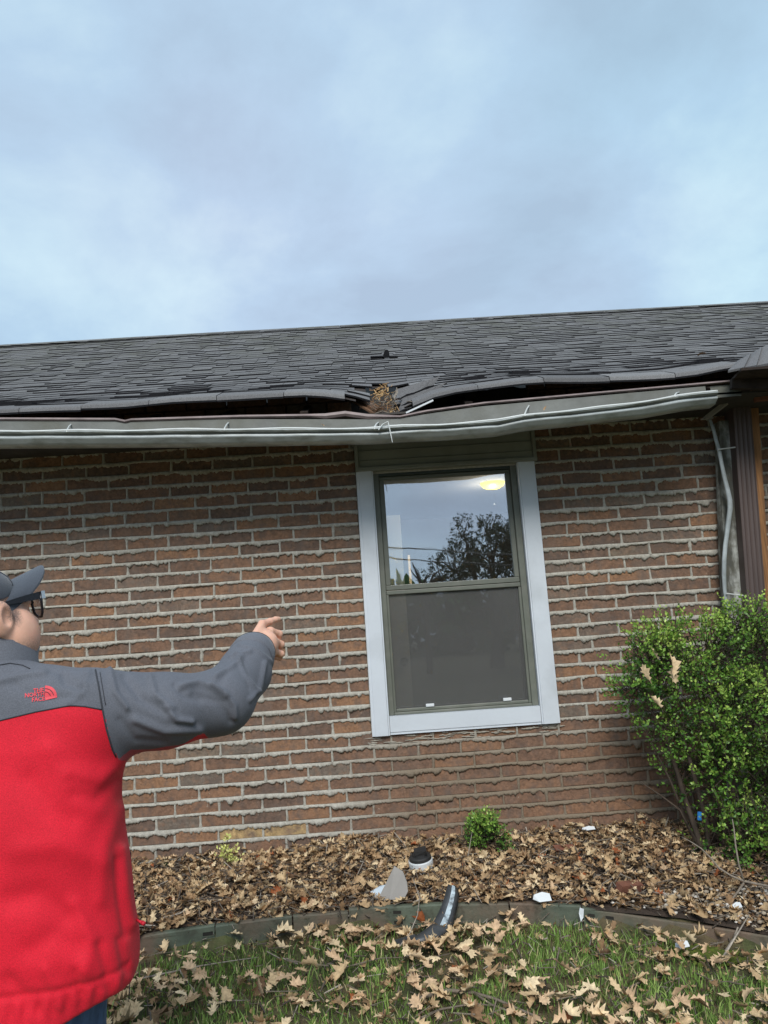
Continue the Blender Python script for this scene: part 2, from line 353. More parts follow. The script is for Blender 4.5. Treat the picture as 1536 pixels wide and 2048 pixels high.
# measured head joints (photo pixels), course by course
r1 = (0, 860); r2 = (380, 860); r3 = (380, 1140); r4 = (380, 1420); r5 = (1040, 840); r6 = (1040, 1120); r7 = (1000, 1400); r8 = (700, 1420)
HJ = {0: [(r1, [(330, 340), (663, 320), (990, 310), (1315, 280)]), (r2, [(172, 260), (480, 280)]), (r5, [(385, 160), (698, 150), (1005, 120), (1325, 100)])],
1: [(r1, [(510, 425), (835, 410), (1155, 395), (1480, 365)]), (r2, [(330, 350), (645, 325), (960, 310)]), (r5, [(300, 265), (605, 235), (918, 220), (1232, 200)])],
2: [(r1, [(325, 530), (650, 520), (975, 490), (1305, 470)]), (r2, [(155, 450), (445, 430), (760, 415), (1065, 400)]), (r5, [(410, 350), (720, 340), (1025, 310), (1330, 290)])],
3: [(r1, [(205, 640), (535, 610), (855, 600), (1180, 580), (1500, 560)]), (r2, [(350, 545), (670, 525), (978, 505)]), (r5, [(320, 470), (625, 440), (935, 430), (1242, 405)])],
4: [(r1, [(312, 735), (643, 710), (960, 685), (1290, 670)]), (r2, [(150, 640), (470, 620), (790, 610), (1100, 590)]), (r5, [(430, 560), (740, 520), (1048, 500), (1365, 490)])],
5: [(r1, [(190, 830), (520, 810), (848, 790), (1170, 765), (1500, 755)]), (r2, [(350, 720), (680, 710), (990, 680)]), (r5, [(335, 650), (645, 620), (952, 610), (1265, 585)])],
6: [(r1, [(325, 925), (652, 900), (975, 875), (1295, 860)]), (r2, [(160, 835), (480, 820), (795, 800), (1100, 780)]), (r5, [(445, 735), (757, 720), (1068, 695), (1380, 680)])],
7: [(r1, [(215, 1025), (543, 1005), (870, 990), (1195, 955), (1525, 930)]), (r2, [(380, 920), (690, 900), (1000, 880)]), (r5, [(360, 840), (675, 830), (985, 790), (1300, 770)])],
8: [(r1, [(325, 1110), (652, 1100), (980, 1080), (1300, 1045)]), (r2, [(160, 1030), (480, 1010), (795, 990), (1115, 965)]), (r5, [(470, 920), (780, 910), (1090, 880), (1400, 870)])],
9: [(r3, [(75, 60), (390, 40), (703, 20), (1015, 0)]), (r5, [(375, 1020), (685, 1005), (992, 980), (1305, 965)])],
10: [(r3, [(185, 155), (503, 125), (820, 105), (1130, 95)]), (r5, [(490, 1120), (803, 1100), (1120, 1080), (1430, 1060)])],
11: [(r3, [(78, 255), (395, 240), (712, 220), (1028, 195)]), (r6, [(365, 160), (680, 130), (1000, 110), (1315, 95)])],
12: [(r3, [(185, 350), (508, 330), (822, 310), (1135, 290)]), (r6, [(510, 240), (820, 220), (1135, 195), (1455, 180)])],
13: [(r3, [(82, 465), (405, 430), (722, 420), (1040, 390)]), (r6, [(420, 350), (740, 330), (1040, 310), (1352, 290)])],
14: [(r3, [(188, 555), (820, 510), (1140, 490)]), (r6, [(530, 440), (850, 420), (1165, 400), (1480, 380)])],
15: [(r3, [(90, 670), (740, 610), (1055, 600)]), (r6, [(445, 550), (757, 510), (1065, 500)])],
16: [(r3, [(190, 750), (828, 715), (1150, 690)]), (r6, [(555, 640)])],
17: [(r3, [(95, 850), (738, 810), (1068, 790)]), (r6, [(455, 740)])],
18: [(r3, [(550, 930), (885, 920), (1220, 900)]), (r6, [(580, 850)])],
19: [(r3, [(755, 1040), (1078, 1000)]), (r6, [(472, 940)])],
20: [(r3, [(560, 1130), (890, 1110), (1215, 1090)]), (r6, [(597, 1040)])],
21: [(r4, [(415, 200), (750, 160), (1095, 130)]), (r7, [(668, 85), (980, 60)])],
22: [(r4, [(235, 310), (572, 280), (893, 260), (1222, 230)]), (r7, [(768, 180)])],
23: [(r4, [(112, 430), (438, 390), (767, 365), (1092, 345), (1415, 310)]), (r8, [(525, 300), (850, 270), (1170, 240), (1490, 220)]), (r7, [(665, 280), (990, 270)])],
24: [(r4, [(255, 520), (580, 490), (908, 465), (1235, 450)]), (r8, [(325, 430), (640, 400), (955, 380), (1280, 350)]), (r7, [(455, 400), (775, 385)])],
25: [(r4, [(70, 650), (403, 620), (733, 590), (1070, 570), (1400, 540)]), (r8, [(500, 510), (830, 490), (1160, 470), (1490, 450)]), (r7, [(668, 500), (985, 490)])],
26: [(r4, [(225, 740), (555, 710), (880, 690), (1205, 670)]), (r8, [(305, 640), (630, 610), (960, 590), (1295, 570)]), (r7, [(475, 625), (810, 610)])],
27: [(r4, [(80, 860), (407, 830), (745, 800), (1080, 790), (1410, 750)]), (r8, [(512, 730), (845, 710), (1180, 690), (1510, 670)]), (r7, [(692, 720), (1020, 690)])],
28: [(r4, [(220, 965), (562, 930), (900, 900), (1238, 890)]), (r8, [(340, 850), (665, 830), (1000, 810), (1325, 790)]), (r7, [(500, 850), (825, 820)])],
29: [(r4, [(80, 1080), (420, 1050), (742, 1040), (1080, 1000)]), (r8, [(525, 950)]), (r7, [(370, 950), (700, 930), (1040, 910)])]}
def course_joints(j):
    if j in HJ:
        a = sorted(W(o_[0] + u / 3.84, o_[1] + v / 3.84, YW).x for o_, l in HJ[j] for u, v in l)
        b = [a[0]]
        for v in a[1:]:
            if v - b[-1] > .13: b.append(v)
        a = b
    else: a = [(-.05 if j % 2 else .06)]
    js = [a[0]]
    for u, v in zip(a, a[1:]):
        n = max(1, round((v - u) / MOD))
        for k in range(1, n + 1): js.append(u + (v - u) * k / n)
    left = []; x = js[0]
    while x > X0: x -= MOD * rnd.uniform(.985, 1.015); left.append(x)
    x = js[-1]
    while x < X1: x += MOD * rnd.uniform(.985, 1.015); js.append(x)
    return sorted(left + js)
JOINTS = {j: course_joints(j) for j in range(-5, 36)}
def brick_tone(x, z):
    r = rnd.random(); zz = z - CZ
    base = .18 + .5 * r ** 1.1
    if rnd.random() < .16: base = .86 + rnd.uniform(-.02, .03)
    if rnd.random() < .12: base = .74
    if zz < -.45 and x > -.2: base = .4 + .3 * rnd.random()
    if zz < -.45 and x <= -.2: base = rnd.choice([.2, .35, .62, .68, .74, .88, .5])
    return base
bricks = []
for j, js in JOINTS.items():
    zt = Z0 - CH * j - .0045 + rnd.uniform(-.001, .001); zb2 = Z0 - CH * (j + 1) + .0045
    for a, b in zip(js, js[1:]):
        a2, b2 = a + .0045, b - .0045
        if zb2 > WZB - .03 and a2 < WXR and b2 > WXL:        # cut round the window
            if a2 < WXL - .02: b2 = WXL - .002
            elif b2 > WXR + .02: a2 = WXR + .002
            else: continue
            if b2 - a2 < .02: continue
        if zt < .1: continue
        tn = brick_tone((a2 + b2) / 2, zt)
        if j == 28 and -.75 < (a2 + b2) / 2 < -.42: tn = 1.0
        bricks.append((a2, b2, zb2, zt, tn, j))
def brick_verts(a, b, z0, z1, y0=YW, d=.03, bev=.003):
    jx = lambda s=.0012: rnd.uniform(-s, s)
    y = y0 + rnd.uniform(-.0025, .0025)
    o_ = [(a, y + bev, z0), (b, y + bev, z0), (b, y + bev, z1), (a, y + bev, z1)]
    i_ = [(a + bev + abs(jx()), y + jx(), z0 + bev + jx()), (b - bev + jx(), y + jx(), z0 + bev + jx()), (b - bev + jx(), y + jx(), z1 - bev + jx()), (a + bev + jx(), y + jx(), z1 - bev + jx())]
    mid = [((a + b) / 2, y - .001 + jx(), z0 + bev + jx()), ((a + b) / 2, y - .001 + jx(), z1 - bev + jx())]
    bk = [(p[0], y0 + d, p[2]) for p in o_]
    vs = o_ + i_ + mid + bk
    fs = [(4, 8, 9, 7), (8, 5, 6, 9), (0, 1, 5, 8, 4), (1, 2, 6, 5), (2, 3, 7, 9, 6), (3, 0, 4, 7), (0, 10, 11, 1), (1, 11, 12, 2), (2, 12, 13, 3), (3, 13, 10, 0)]
    return vs, fs
def hidden_px(px, py):             # behind the person, the roof edge or the window: not worth a part
    if not (0 < px < 1536 and 880 < py < 1740): return True
    if px < 235 and py > 1340: return True
    if px < 70 and py > 1140: return True
    if 200 < px < 460 and 1350 < py < 1480: return True
    if px > 1290 and py > 1260: return True
    return False
def seen(b_):
    c = proj(((b_[0] + b_[1]) / 2, YW, (b_[2] + b_[3]) / 2)); return not hidden_px(*c)
vis = [b_ for b_ in bricks if seen(b_)]
vis.sort(key=lambda b_: -((b_[1] - b_[0]) / (YW * CF.y + (b_[2] - CZ) * CF.z) ** 2))
single = set(id(b_) for b_ in vis[:298])
rest = MB(); variants = {}
for b_ in bricks:
    a, b, z0, z1, tn, j = b_
    if id(b_) in single:
        full = abs((b - a) - (MOD - .009)) < .03
        k = (round(tn * 20), rnd.randrange(3)) if full else None
        if k is None or k not in variants:
            q = MB(); w_ = (b - a) / 2; h_ = (z1 - z0) / 2
            vs, fs = brick_verts(-w_, w_, -h_, h_, 0.)
            q.add(vs, fs, 0, tn); me = q.mesh('brick'); me.materials.append(M['brick'])
            if k: variants[k] = (me, b - a)
            o = bpy.data.objects.new('brick', me)
        else:
            me, w0 = variants[k]; o = bpy.data.objects.new('brick', me); o.scale.x = (b - a) / w0
        COL.objects.link(o); o.location = ((a + b) / 2, YW, (z0 + z1) / 2); o.parent = wall
    else:
        vs, fs = brick_verts(a, b, z0, z1); rest.add(vs, fs, 0, tn)
rest.build('brick_courses', M['brick'], wall, kind='stuff')
for i, (x, w_, tn) in enumerate([(.17, .10, .25), (.34, .06, .4), (.52, .12, .3), (.66, .09, .7), (.82, .1, .3)]):   # cut bricks under the sill
    q = MB(); vs, fs = brick_verts(x - w_ / 2, x + w_ / 2, WZB - .040, WZB - .012, YW + .004); q.add(vs, fs, 0, tn); q.build('cut_brick', M['brick'], wall)

# squeezed mortar: one strip per bed joint
def bed_mesh(j):
    z = Z0 - CH * j; V = []; F = []; cols = 7
    def run(xa, xb, step):
        n = int((xb - xa) / step); base = len(V)
        ph = j * 7.31
        for i in range(n + 1):
            x = xa + (xb - xa) * i / n
            big = fb(x * 5 + ph, ph, 0, 2); med = fb(x * 30 + ph, 3.1, j, 2); fine = fb(x * 120, ph, 5., 2)
            h = max(.0010, .0105 + .014 * big + .012 * med + .009 * fine)
            g_ = noise.noise(Vector((x * 3.1 + ph, 9., 0))); h *= 1 - .65 * max(0, min(1, (g_ - .05) / .25)); lump = max(0, noise.noise(Vector((x * 14 + ph * 2, 4., 1))) - .42); h += .045 * lump
            bl = max(.003, .0090 + .006 * med + .006 * big + .003 * fine) + .02 * lump
            zz = z + .0048 * noise.noise(Vector((x * 4, ph, 2.)))
            prof = [(0.008, .0062), (-.001, .005 + .001 * fine), (-.75 * bl, .0022), (-bl, -.003 - .25 * h), (-.9 * bl - .0015 * fine, -.0045 - .65 * h), (-.45 * bl, -.0055 - h), (.006, -.006 - .8 * h)]
            for yy, dz in prof:
                V.append((x, YW + yy + .0022 * noise.noise(Vector((x * 130, dz * 900, j))), zz + dz))
        for i in range(n):
            for k in range(cols - 1):
                a = base + i * cols + k; F.append((a, a + 1, a + cols + 1, a + cols))
    cut = (z - .02 > WZB) and z < zw(1.3)
    segs = [(-3.4, WXL - .001), (WXR + .001, 3.4)] if cut else [(-3.4, 3.4)]
    for a, b in segs: run(a, b, .0045 if j < 32 else .02)
    run(X0, -3.4, .03); run(3.4, X1, .03)
    return V, F
for j in range(-1, 34):
    if Z0 - CH * j < .12: continue
    V, F = bed_mesh(j)
    o = link('mortar_bed', np_mesh('mortar_bed', V, F, smooth=True), wall, M['mortar'])
q = MB()
for j, js in JOINTS.items():
    if j < -1: continue
    zt = Z0 - CH * j; zb2 = zt - CH
    if zb2 < .1: continue
    for x in js:
        if abs(x) > 4: continue
        if zb2 > WZB - .03 and WXL - .01 < x < WXR + .01: continue
        r = rnd.random(); smear = rnd.random() < .09
        w0 = .0052 + .0022 * rnd.random(); bl = .004 + .005 * rnd.random()
        if smear: w0 = rnd.uniform(.008, .014); bl = .009
        P = []; n = 8
        lean = rnd.uniform(-.002, .002)
        for i in range(n + 1):
            f = i / n; z = zt + (zb2 - zt) * f; w = w0 * (1 + .25 * fb(x * 10, z * 60, 0, 2)) * (1 + .9 * max(0, f - .7) / .3 * (r > .4))
            if smear: w = w0 * (1 - .5 * f) * (1 + .5 * fb(x * 10, z * 60, 0, 2))
            c = x + lean * (f - .5) + .0012 * fb(x * 5, z * 40, 3., 2); b1 = bl * (1 + .5 * fb(x * 9, z * 50, 7, 2))
            P.append([(c - w - .0008, YW + .006, z), (c - w * .6, YW - b1 * .8, z), (c + .0, YW - b1, z), (c + w * .6, YW - b1 * .8, z), (c + w + .0008, YW + .006, z)])
        q.grid(P)
# mortar mess under the sill
for k in range(60):
    x = rnd.uniform(WXL, WXR); z = WZB - .006 - rnd.random() * .045
    l = rnd.uniform(.02, .09); P = []
    for i in range(9):
        f = i / 8; w = (.003 + .004 * rnd.random()) * math.sin(math.pi * min(.97, max(.05, f))) ** .5; c = z + .004 * fb(x * 9 + f * 3, k, 0, 2)
        P.append([(x - l / 2 + l * f, YW + .006, c - w), (x - l / 2 + l * f, YW - .004 - w * .8, c - w * .3), (x - l / 2 + l * f, YW - .004 - w * .6, c + w * .5), (x - l / 2 + l * f, YW + .006, c + w)])
    q.grid(P)
q.build('mortar_heads', M['mortar'], wall, smooth=True, kind='stuff')
mb = MB(); mb.box((X0, YW + .03, -.3), (WXL - .01, YW + .20, zw(1.3))); mb.box((WXR + .01, YW + .03, -.3), (X1, YW + .20, zw(1.3)))
mb.box((WXL - .01, YW + .03, -.3), (WXR + .01, YW + .20, WZB - .01)); mb.box((WXL - .01, YW + .03, zw(.9)), (WXR + .01, YW + .20, zw(1.3)))
mb.box((X0, YW + .2, -.3), (X0 + .2, 12.6, zw(1.2))); mb.box((X1 - .2, YW + .2, -.3), (X1, 12.6, zw(1.2))); mb.box((X0, 12.6, -.3), (X1, 12.8, zw(1.2)))
mb.build('wall_core', M['soffit'], wall)

# ---- window
win = empty('window'); win.parent = house; hp(win)
ty = YW - .022
def wbox(name, x0, x1, z0, z1, y0, y1, m_, bev=.003):
    q = MB(); q.box((x0, y0, zw(z0)), (x1, y1, zw(z1))); o = q.build(name, m_, win)
    if bev:
        b = o.modifiers.new('bevel', 'BEVEL'); b.width = bev; b.segments = 2
    return o
def trim_board(name, x0, x1, z0, z1, vertical=True):
    "aluminium-capped board: flat face with a raised outer lip and a crease"
    q = MB(); y = ty
    if vertical:
        s = [0, .16, .17, .9, .93, 1.0]; d = [.0, .0, -.004, -.004, .001, .001]
        if x0 > .5: s = [1 - a for a in s][::-1]; d = d[::-1]
        n = 14
        P = [[(x0 + (x1 - x0) * a, y + b + .0012 * fb(a * 2, k * .6, x0, 2), zw(z0 + (z1 - z0) * k / n)) for a, b in zip(s, d)] for k in range(n + 1)]
    else:
        n = 10
        P = [[(x0 + (x1 - x0) * k / n, y + .003 + b + .001 * fb(k * .5, a * 2, 1, 2), zw(z0 + (z1 - z0) * a)) for k in range(n + 1)] for a, b in zip([0, .12, .14, 1.], [.002, .002, -.002, -.002])]
    q.grid(P)
    xa, xb = x0, x1
    for (A, B) in (((xa, zw(z0)), (xa, zw(z1))), ((xb, zw(z0)), (xb, zw(z1))), ((xa, zw(z0)), (xb, zw(z0))), ((xa, zw(z1)), (xb, zw(z1)))):
        q.add([(A[0], y + .003, A[1]), (B[0], y + .003, B[1]), (B[0], YW + .06, B[1]), (A[0], YW + .06, A[1])], [(0, 1, 2, 3)])
    return q.build(name, M['trim'], win)
trim_board('side_trim', -.024, .067, -.506, .870)
trim_board('side_trim', .846, .940, -.503, .870)
trim_board('sill_trim', .069, .844, -.503, -.412, False)
# head panel of siding above the window
q = MB()
zz = [.874, .879, .93, .934, .985, .989, 1.04, 1.075]; yy = [0, .006, .0, .009, .003, .012, .006, .006]
q.grid([[(x, YW - .016 + b, zw(a)) for x in (-.004, .3, .6, .936)] for a, b in zip(zz, yy)])
q.build('head_panel', M['panel'], win)
for a, b, c, d in ((-.026, -.006, .873, 1.075), (.938, .956, .873, 1.075)): wbox('panel_edge', a, b, c, d, YW - .03, YW + .02, M['panel'])
wbox('panel_edge', -.026, .956, .871, .8925, YW - .0335, YW + .02, M['panel'])
# outer frame and tracks
wbox('frame_jamb', .0675, .096, -.411, .869, YW + .012, YW + .12, M['frame'])
wbox('frame_jamb', .812, .8455, -.411, .869, YW + .012, YW + .12, M['frame'])
wbox('frame_head', .0965, .8115, .845, .869, YW + .012, YW + .12, M['frame_dark'])
wbox('frame_sill', .0965, .8115, -.411, -.398, YW + .012, YW + .12, M['frame'])
wbox('screen_track', .0965, .108, -.3975, .205, YW + .022, YW + .05, M['frame'], .0015)
wbox('screen_track', .798, .8115, -.3975, .205, YW + .022, YW + .05, M['frame'], .0015)
# upper sash
wbox('sash_rail', .0965, .8115, .826, .8445, YW + .030, YW + .058, M['frame'])
wbox('meeting_rail', .0965, .8115, .207, .228, YW + .020, YW + .050, M['frame'])
wbox('meeting_rail', .0965, .8115, .231, .257, YW + .028, YW + .058, M['frame'])
wbox('sash_stile', .0965, .124, .2575, .8255, YW + .030, YW + .058, M['frame'])
wbox('sash_stile', .786, .8115, .2575, .8255, YW + .030, YW + .058, M['frame'])
wbox('bottom_rail', .1085, .7975, -.3975, -.382, YW + .024, YW + .048, M['frame'])
q = MB(); q.box((.122, YW + .042, zw(.255)), (.788, YW + .047, zw(.828))); q.build('glass_pane', M['glass'], win)
q = MB(); q.box((.1, YW + .082, zw(-.40)), (.81, YW + .087, zw(.23))); q.build('glass_pane', M['glass'], win)
q = MB(); q.grid([[(.107 + .692 * i / 8, YW + .036 + .002 * math.sin(i / 8 * 3.14) * math.sin(k / 6 * 3.14), zw(-.383 + .591 * k / 6)) for i in range(9)] for k in range(7)])
q.build('insect_screen', M['screen'], win)
wbox('screen_tab', .262, .305, -.381, -.366, YW + .018, YW + .030, M['white'], .002)
wbox('screen_tab', .665, .708, -.379, -.364, YW + .018, YW + .030, M['white'], .002)
# room behind the glass
room = empty('room'); room.parent = house; hp(room)
q = MB(); a, b, c, d, e_, f_ = -1.6, 3.2, YW + .21, 7.6, zw(-1.0), zw(1.12)
q.add([(a, c, e_), (b, c, e_), (b, d, e_), (a, d, e_), (a, c, f_), (b, c, f_), (b, d, f_), (a, d, f_)], [(0, 1, 2, 3), (7, 6, 5, 4), (1, 5, 6, 2), (3, 2, 6, 7), (4, 0, 3, 7)])
q.build('room_shell', M['room'], room)
ym = 6.6
pa = W(700, 1200, ym); pb = W(812, 1200, ym)
q = MB(); q.box((pa.x - .35, ym, zw(-1.0)), (pb.x, ym + .04, zw(1.02))); o = q.build('interior_door', M['door'], room)
k = W(808, 1323, ym); q = MB()
for cx, rr in ((k.x, .03), ):
    q.tube([(cx, ym - .001, k.z), (cx, ym - .02, k.z), (cx, ym - .05, k.z), (cx, ym - .07, k.z)], [.034, .02, .034, .01], 12)
q.build('door_knob', M['brass'], room, smooth=True)
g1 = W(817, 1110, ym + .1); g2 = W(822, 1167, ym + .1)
q = MB(); q.box((g1.x - .008, ym + .1, g2.z), (g1.x + .012, ym + .11, g1.z)); q.build('lamp_reflection_strip', M['warm'], room)  # emissive strip painting the lamp's reflection on the door edge
lc = W(985, 968, 5.9); q = MB(); n = 20; R_ = .098
P = [[(lc.x + R_ * math.cos(2 * math.pi * i / n) * math.cos(f), lc.y + R_ * math.sin(2 * math.pi * i / n) * math.cos(f), lc.z + .012 - .05 * math.sin(f)) for i in range(n + 1)] for f in np.linspace(0, 1.55, 8)]
q.grid(P); q.build('ceiling_lamp', M['lamp'], room, smooth=True)
ld = bpy.data.lights.new('lamp_light', 'POINT'); ld.energy = 12; ld.color = (1, .86, .66); ld.shadow_soft_size = 0
lo = bpy.data.objects.new('lamp_light', ld); COL.objects.link(lo); lo.location = (lc.x, lc.y, lc.z - .16); lo.parent = room
q = MB(); q.tube([(lc.x, lc.y, lc.z + .012), (lc.x, lc.y, f_ - .001)], .06, 16); q.build('lamp_base', M['white'], room)

# ---- roof
roof = empty('roof'); roof.parent = house; hp(roof)
YE = 3.66; YR = 8.42; ZE = zw(1.160); SL = (zw(3.53) - ZE) / (YR - YE)
_ex = []; _ez = []
for px, py in [(-300, 838), (0, 820), (245, 811), (350, 800), (500, 792), (615, 787), (655, 790), (700, 796), (750, 812), (785, 822), (812, 812), (855, 792), (902, 780), (986, 770), (1068, 759), (1180, 759), (1288, 756), (1378, 749), (1458, 733), (1560, 720)]:
    p = W(px, py, YE); _ex.append(p.x); _ez.append(p.z - ZE)
_ex = [-7, -3.2] + _ex + [3., 7]; _ez = [0, 0] + _ez + [0.02, 0]
ed = lin(_ex, _ez)
def eavez(x):
    return (ed(x - .03) + ed(x) * 2 + ed(x + .03)) / 4
def surf(x, t, up=0.):
    d = eavez(x); L = .62
    z = ZE + .42 * t + (SL - .42) * t * t / (YR - YE) + d * math.exp(-(max(t, 0) / L) ** 2)
    z += .008 * noise.noise(Vector((x * .5, t * .5, 3.)))
    if 0 < t < 1.4: z += .0025 * noise.noise(Vector((x * 3., t * 3, 8.)))
    return Vector((x, YE + t - up * .4, z + up * .9))
def in_hole(x, t):
    p = proj(surf(x, t)); u, v = p
    return 722 < u < 792 + (v - 775) * .35 and 772 < v < 840 and (u - 722) > (790 - v) * .9 - 12
ROW = .128; nrow = int((YR - YE) / ROW)
def shingle_geo(xa, xb, k, butt=.010, curl=0.):
    V = []; F = []; Mi = []
    n = 1 if k > 14 else (2 if k > 5 else 3)
    t0 = k * ROW + rnd.uniform(-.001, .001); t1 = (k + 1) * ROW + .035
    if k == 0: rows = [(-.008, -.020, 'b'), (-.005, -.006, 't'), (.0, .0, 't'), (t1, .002, 't')]
    else: rows = [(t0, butt, 't'), (t1, .0015, 't')]
    base = []
    for t, up, _ in rows:
        r = []
        for i in range(n + 1):
            x = xa + (xb - xa) * i / n
            if k == 0:
                p = surf(x, t, 0.) + Vector((0, 0, up + butt))
                if up == -.020: p.z += .005 * noise.noise(Vector((x * 2.3, 5, 1)))
            else: p = surf(x, t, up + curl * noise.noise(Vector((x * 6, k, 2.))))
            r.append(p)
        base.append(r)
    low = [Vector((p.x, p.y + .002, p.z - (butt + .002 if k else .009))) for p in base[0]]
    rws = [low] + base
    m_ = n + 1
    for r in rws: V += r
    for a in range(len(rws) - 1):
        for i in range(n):
            F.append((a * m_ + i, a * m_ + i + 1, (a + 1) * m_ + i + 1, (a + 1) * m_ + i)); Mi.append(1 if a == 0 else 0)
    # side edges
    for i in (0, n):
        b_ = len(V); p0 = base[0][i]; l0 = low[i]; e_ = base[-1][i]
        V += [p0, l0, Vector((e_.x, e_.y, e_.z - .001))]; F.append((b_, b_ + 1, b_ + 2)); Mi.append(1)
    return V, F, Mi
shs = []
for k in range(nrow + 1):
    x = X0 - .35 + rnd.random() * .3
    while x < X1 + .3:
        w_ = rnd.choice([.09, .12, .14, .17, .2, .25]) if k else rnd.choice([.30, .33, .33])
        xb = x + w_
        if not in_hole((x + xb) / 2, k * ROW + .03) and not in_hole((x + xb) / 2, k * ROW + .1):
            if not (k == 0 and W(668, 800, YE).x < (x + xb) / 2 < W(852, 800, YE).x):
                if not (k == 1 and W(735, 800, YE).x < (x + xb) / 2 < W(806, 800, YE).x):
                    shs.append((x, xb - .003, k, rnd.random(), rnd.choice([.005, .007, .011, .013])))
        x = xb
def svis(s):
    u, v = proj(surf((s[0] + s[1]) / 2, s[2] * ROW)); return 0 < u < 1536
cand = sorted([s for s in shs if svis(s)], key=lambda s: s[2])[:298]
ids = set(id(s) for s in cand)
rest = MB()
for s in shs:
    xa, xb, k, tn, bt = s
    tone = min(1, max(0, .5 + .38 * (tn - .5) + (.2 if bt > .01 else -.05)))
    V, F, Mi = shingle_geo(xa, xb, k, bt, 0)
    if id(s) in ids:
        q = MB(); q.v = [tuple(p) for p in V]; q.f = F; q.m = Mi; q.t = [tone] * len(F)
        q.build('shingle', [M['shingle'], M['shingle_edge']], roof)
    else:
        b_ = len(rest.v); rest.v += [tuple(p) for p in V]
        for f, mi in zip(F, Mi): rest.f.append([b_ + i for i in f]); rest.m.append(mi); rest.t.append(tone)
rest.build('shingle_courses', [M['shingle'], M['shingle_edge']], roof, kind='stuff')
# torn shingle strips on the right slope of the hole
for (a, b, c, d) in [((792, 826), (862, 800), (874, 786), (800, 812)), ((800, 812), (872, 784), (893, 764), (806, 796)), ((800, 796), (868, 768), (880, 752), (790, 780))]:
    pts = []
    for i, pp in enumerate((a, b, c, d)):
        pts.append(W(pp[0], pp[1], 3.70 + .06 * (842 - pp[1]) / 20 * .5))
    q = MB(); n_ = 5
    P0 = [pts[0].lerp(pts[1], i / n_) + Vector((0, -.01 * math.sin(i), .004 * math.sin(i * 2))) for i in range(n_ + 1)]
    P1 = [pts[3].lerp(pts[2], i / n_) for i in range(n_ + 1)]
    low = [p + Vector((0, .002, -.009)) for p in P0]
    q.grid([P0, P1], 0, .35 + .2 * rnd.random()); q.grid([low, P0], 1, .5); q.build('torn_shingle', [M['shingle'], M['shingle_edge']], roof)
# deck under the shingles
q = MB(); xs = list(np.arange(X0 - .3, -2.4, .3)) + list(np.arange(-2.4, 2.8, .06)) + list(np.arange(2.8, X1 + .4, .3)); ts = [.06, .2, .35, .5, .7, .95, 1.3, 2, 3, YR - YE - .05]
for i in range(len(xs) - 1):
    for j in range(len(ts) - 1):
        if in_hole((xs[i] + xs[i + 1]) / 2, ts[j] + .03): continue
        q.add([surf(xs[i], ts[j]) + Vector((0, 0, -.014)), surf(xs[i + 1], ts[j]) + Vector((0, 0, -.014)), surf(xs[i + 1], ts[j + 1]) + Vector((0, 0, -.014)), surf(xs[i], ts[j + 1]) + Vector((0, 0, -.014))], [(0, 1, 2, 3)])
q.build('roof_deck', M['dark_wood'], roof)
q = MB(); q.grid([[(X0 - .3, YR, ZE + SL * (YR - YE) + .0), (X1 + .3, YR, ZE + SL * (YR - YE))], [(X0 - .3, YR + 4.9, ZE), (X1 + .3, YR + 4.9, ZE)]]); q.build('rear_slope', M['shingle'], roof)
q = MB(); x = X0 - .3
while x < X1 + .2:
    z = ZE + SL * (YR - YE) + .012 + .012 * noise.noise(Vector((x * .7, (YR - YE) * .7, 3.)))
    q.grid([[(x, YR - .14, z - .066), (x + .28, YR - .14, z - .074)], [(x, YR, z), (x + .28, YR, z - .01)], [(x, YR + .14, z - .066), (x + .28, YR + .14, z - .074)]], 0, rnd.random()); x += .22
q.build('ridge_caps', M['shingle'], roof, kind='stuff')
for sx in (X0 - .02, X1 + .02):
    q = MB(); q.add([(sx, YE, zw(1.0)), (sx, 12.9, zw(1.0)), (sx, YR, ZE + SL * (YR - YE) - .03)], [(0, 1, 2)]); q.build('gable', M['panel'], roof)
for i, x in enumerate(np.arange(-6., 6.1, .41)):
    q = MB(); d = eavez(x)
    q.bar((x, YE + .03, ZE - .085 + min(d, 0) * 1.0), (x, YE + 1.6, ZE - .13 + .42 * 1.57), .038, .08); q.build('rafter', M['dark_wood'], roof)
q = MB(); q.box((X0, YE - .02, zw(1.062)), (X1, YW + .01, zw(1.072))); q.build('soffit', M['soffit'], roof)
# buckled brown drip edge
q = MB(); dl = [(-200, 842), (0, 836), (230, 837), (250, 841), (262, 838), (480, 831), (620, 829), (650, 828), (690, 823), (735, 829), (800, 832), (853, 821), (968, 805), (1168, 787), (1473, 760)]
P = [[], [], [], []]
for (px, py) in dl:
    a = W(px, py, YE - .035); th = .010 if px > 740 else .013
    if 640 < px < 740: th = .022
    P[0].append(a + Vector((0, .03, .006))); P[1].append(a + Vector((0, 0, .003))); P[2].append(a + Vector((0, -.004, -th * .5))); P[3].append(a + Vector((0, .004, -th)))
q.grid(P); q.build('drip_edge', M['drip'], roof)
a = W(-200, 845, YE - .03)
# bright bent strip right of the hole
q = MB(); q.bar(W(812, 826, 3.63), W(866, 801, 3.64), .012, .008); q.build('bent_strip', M['white'], roof)
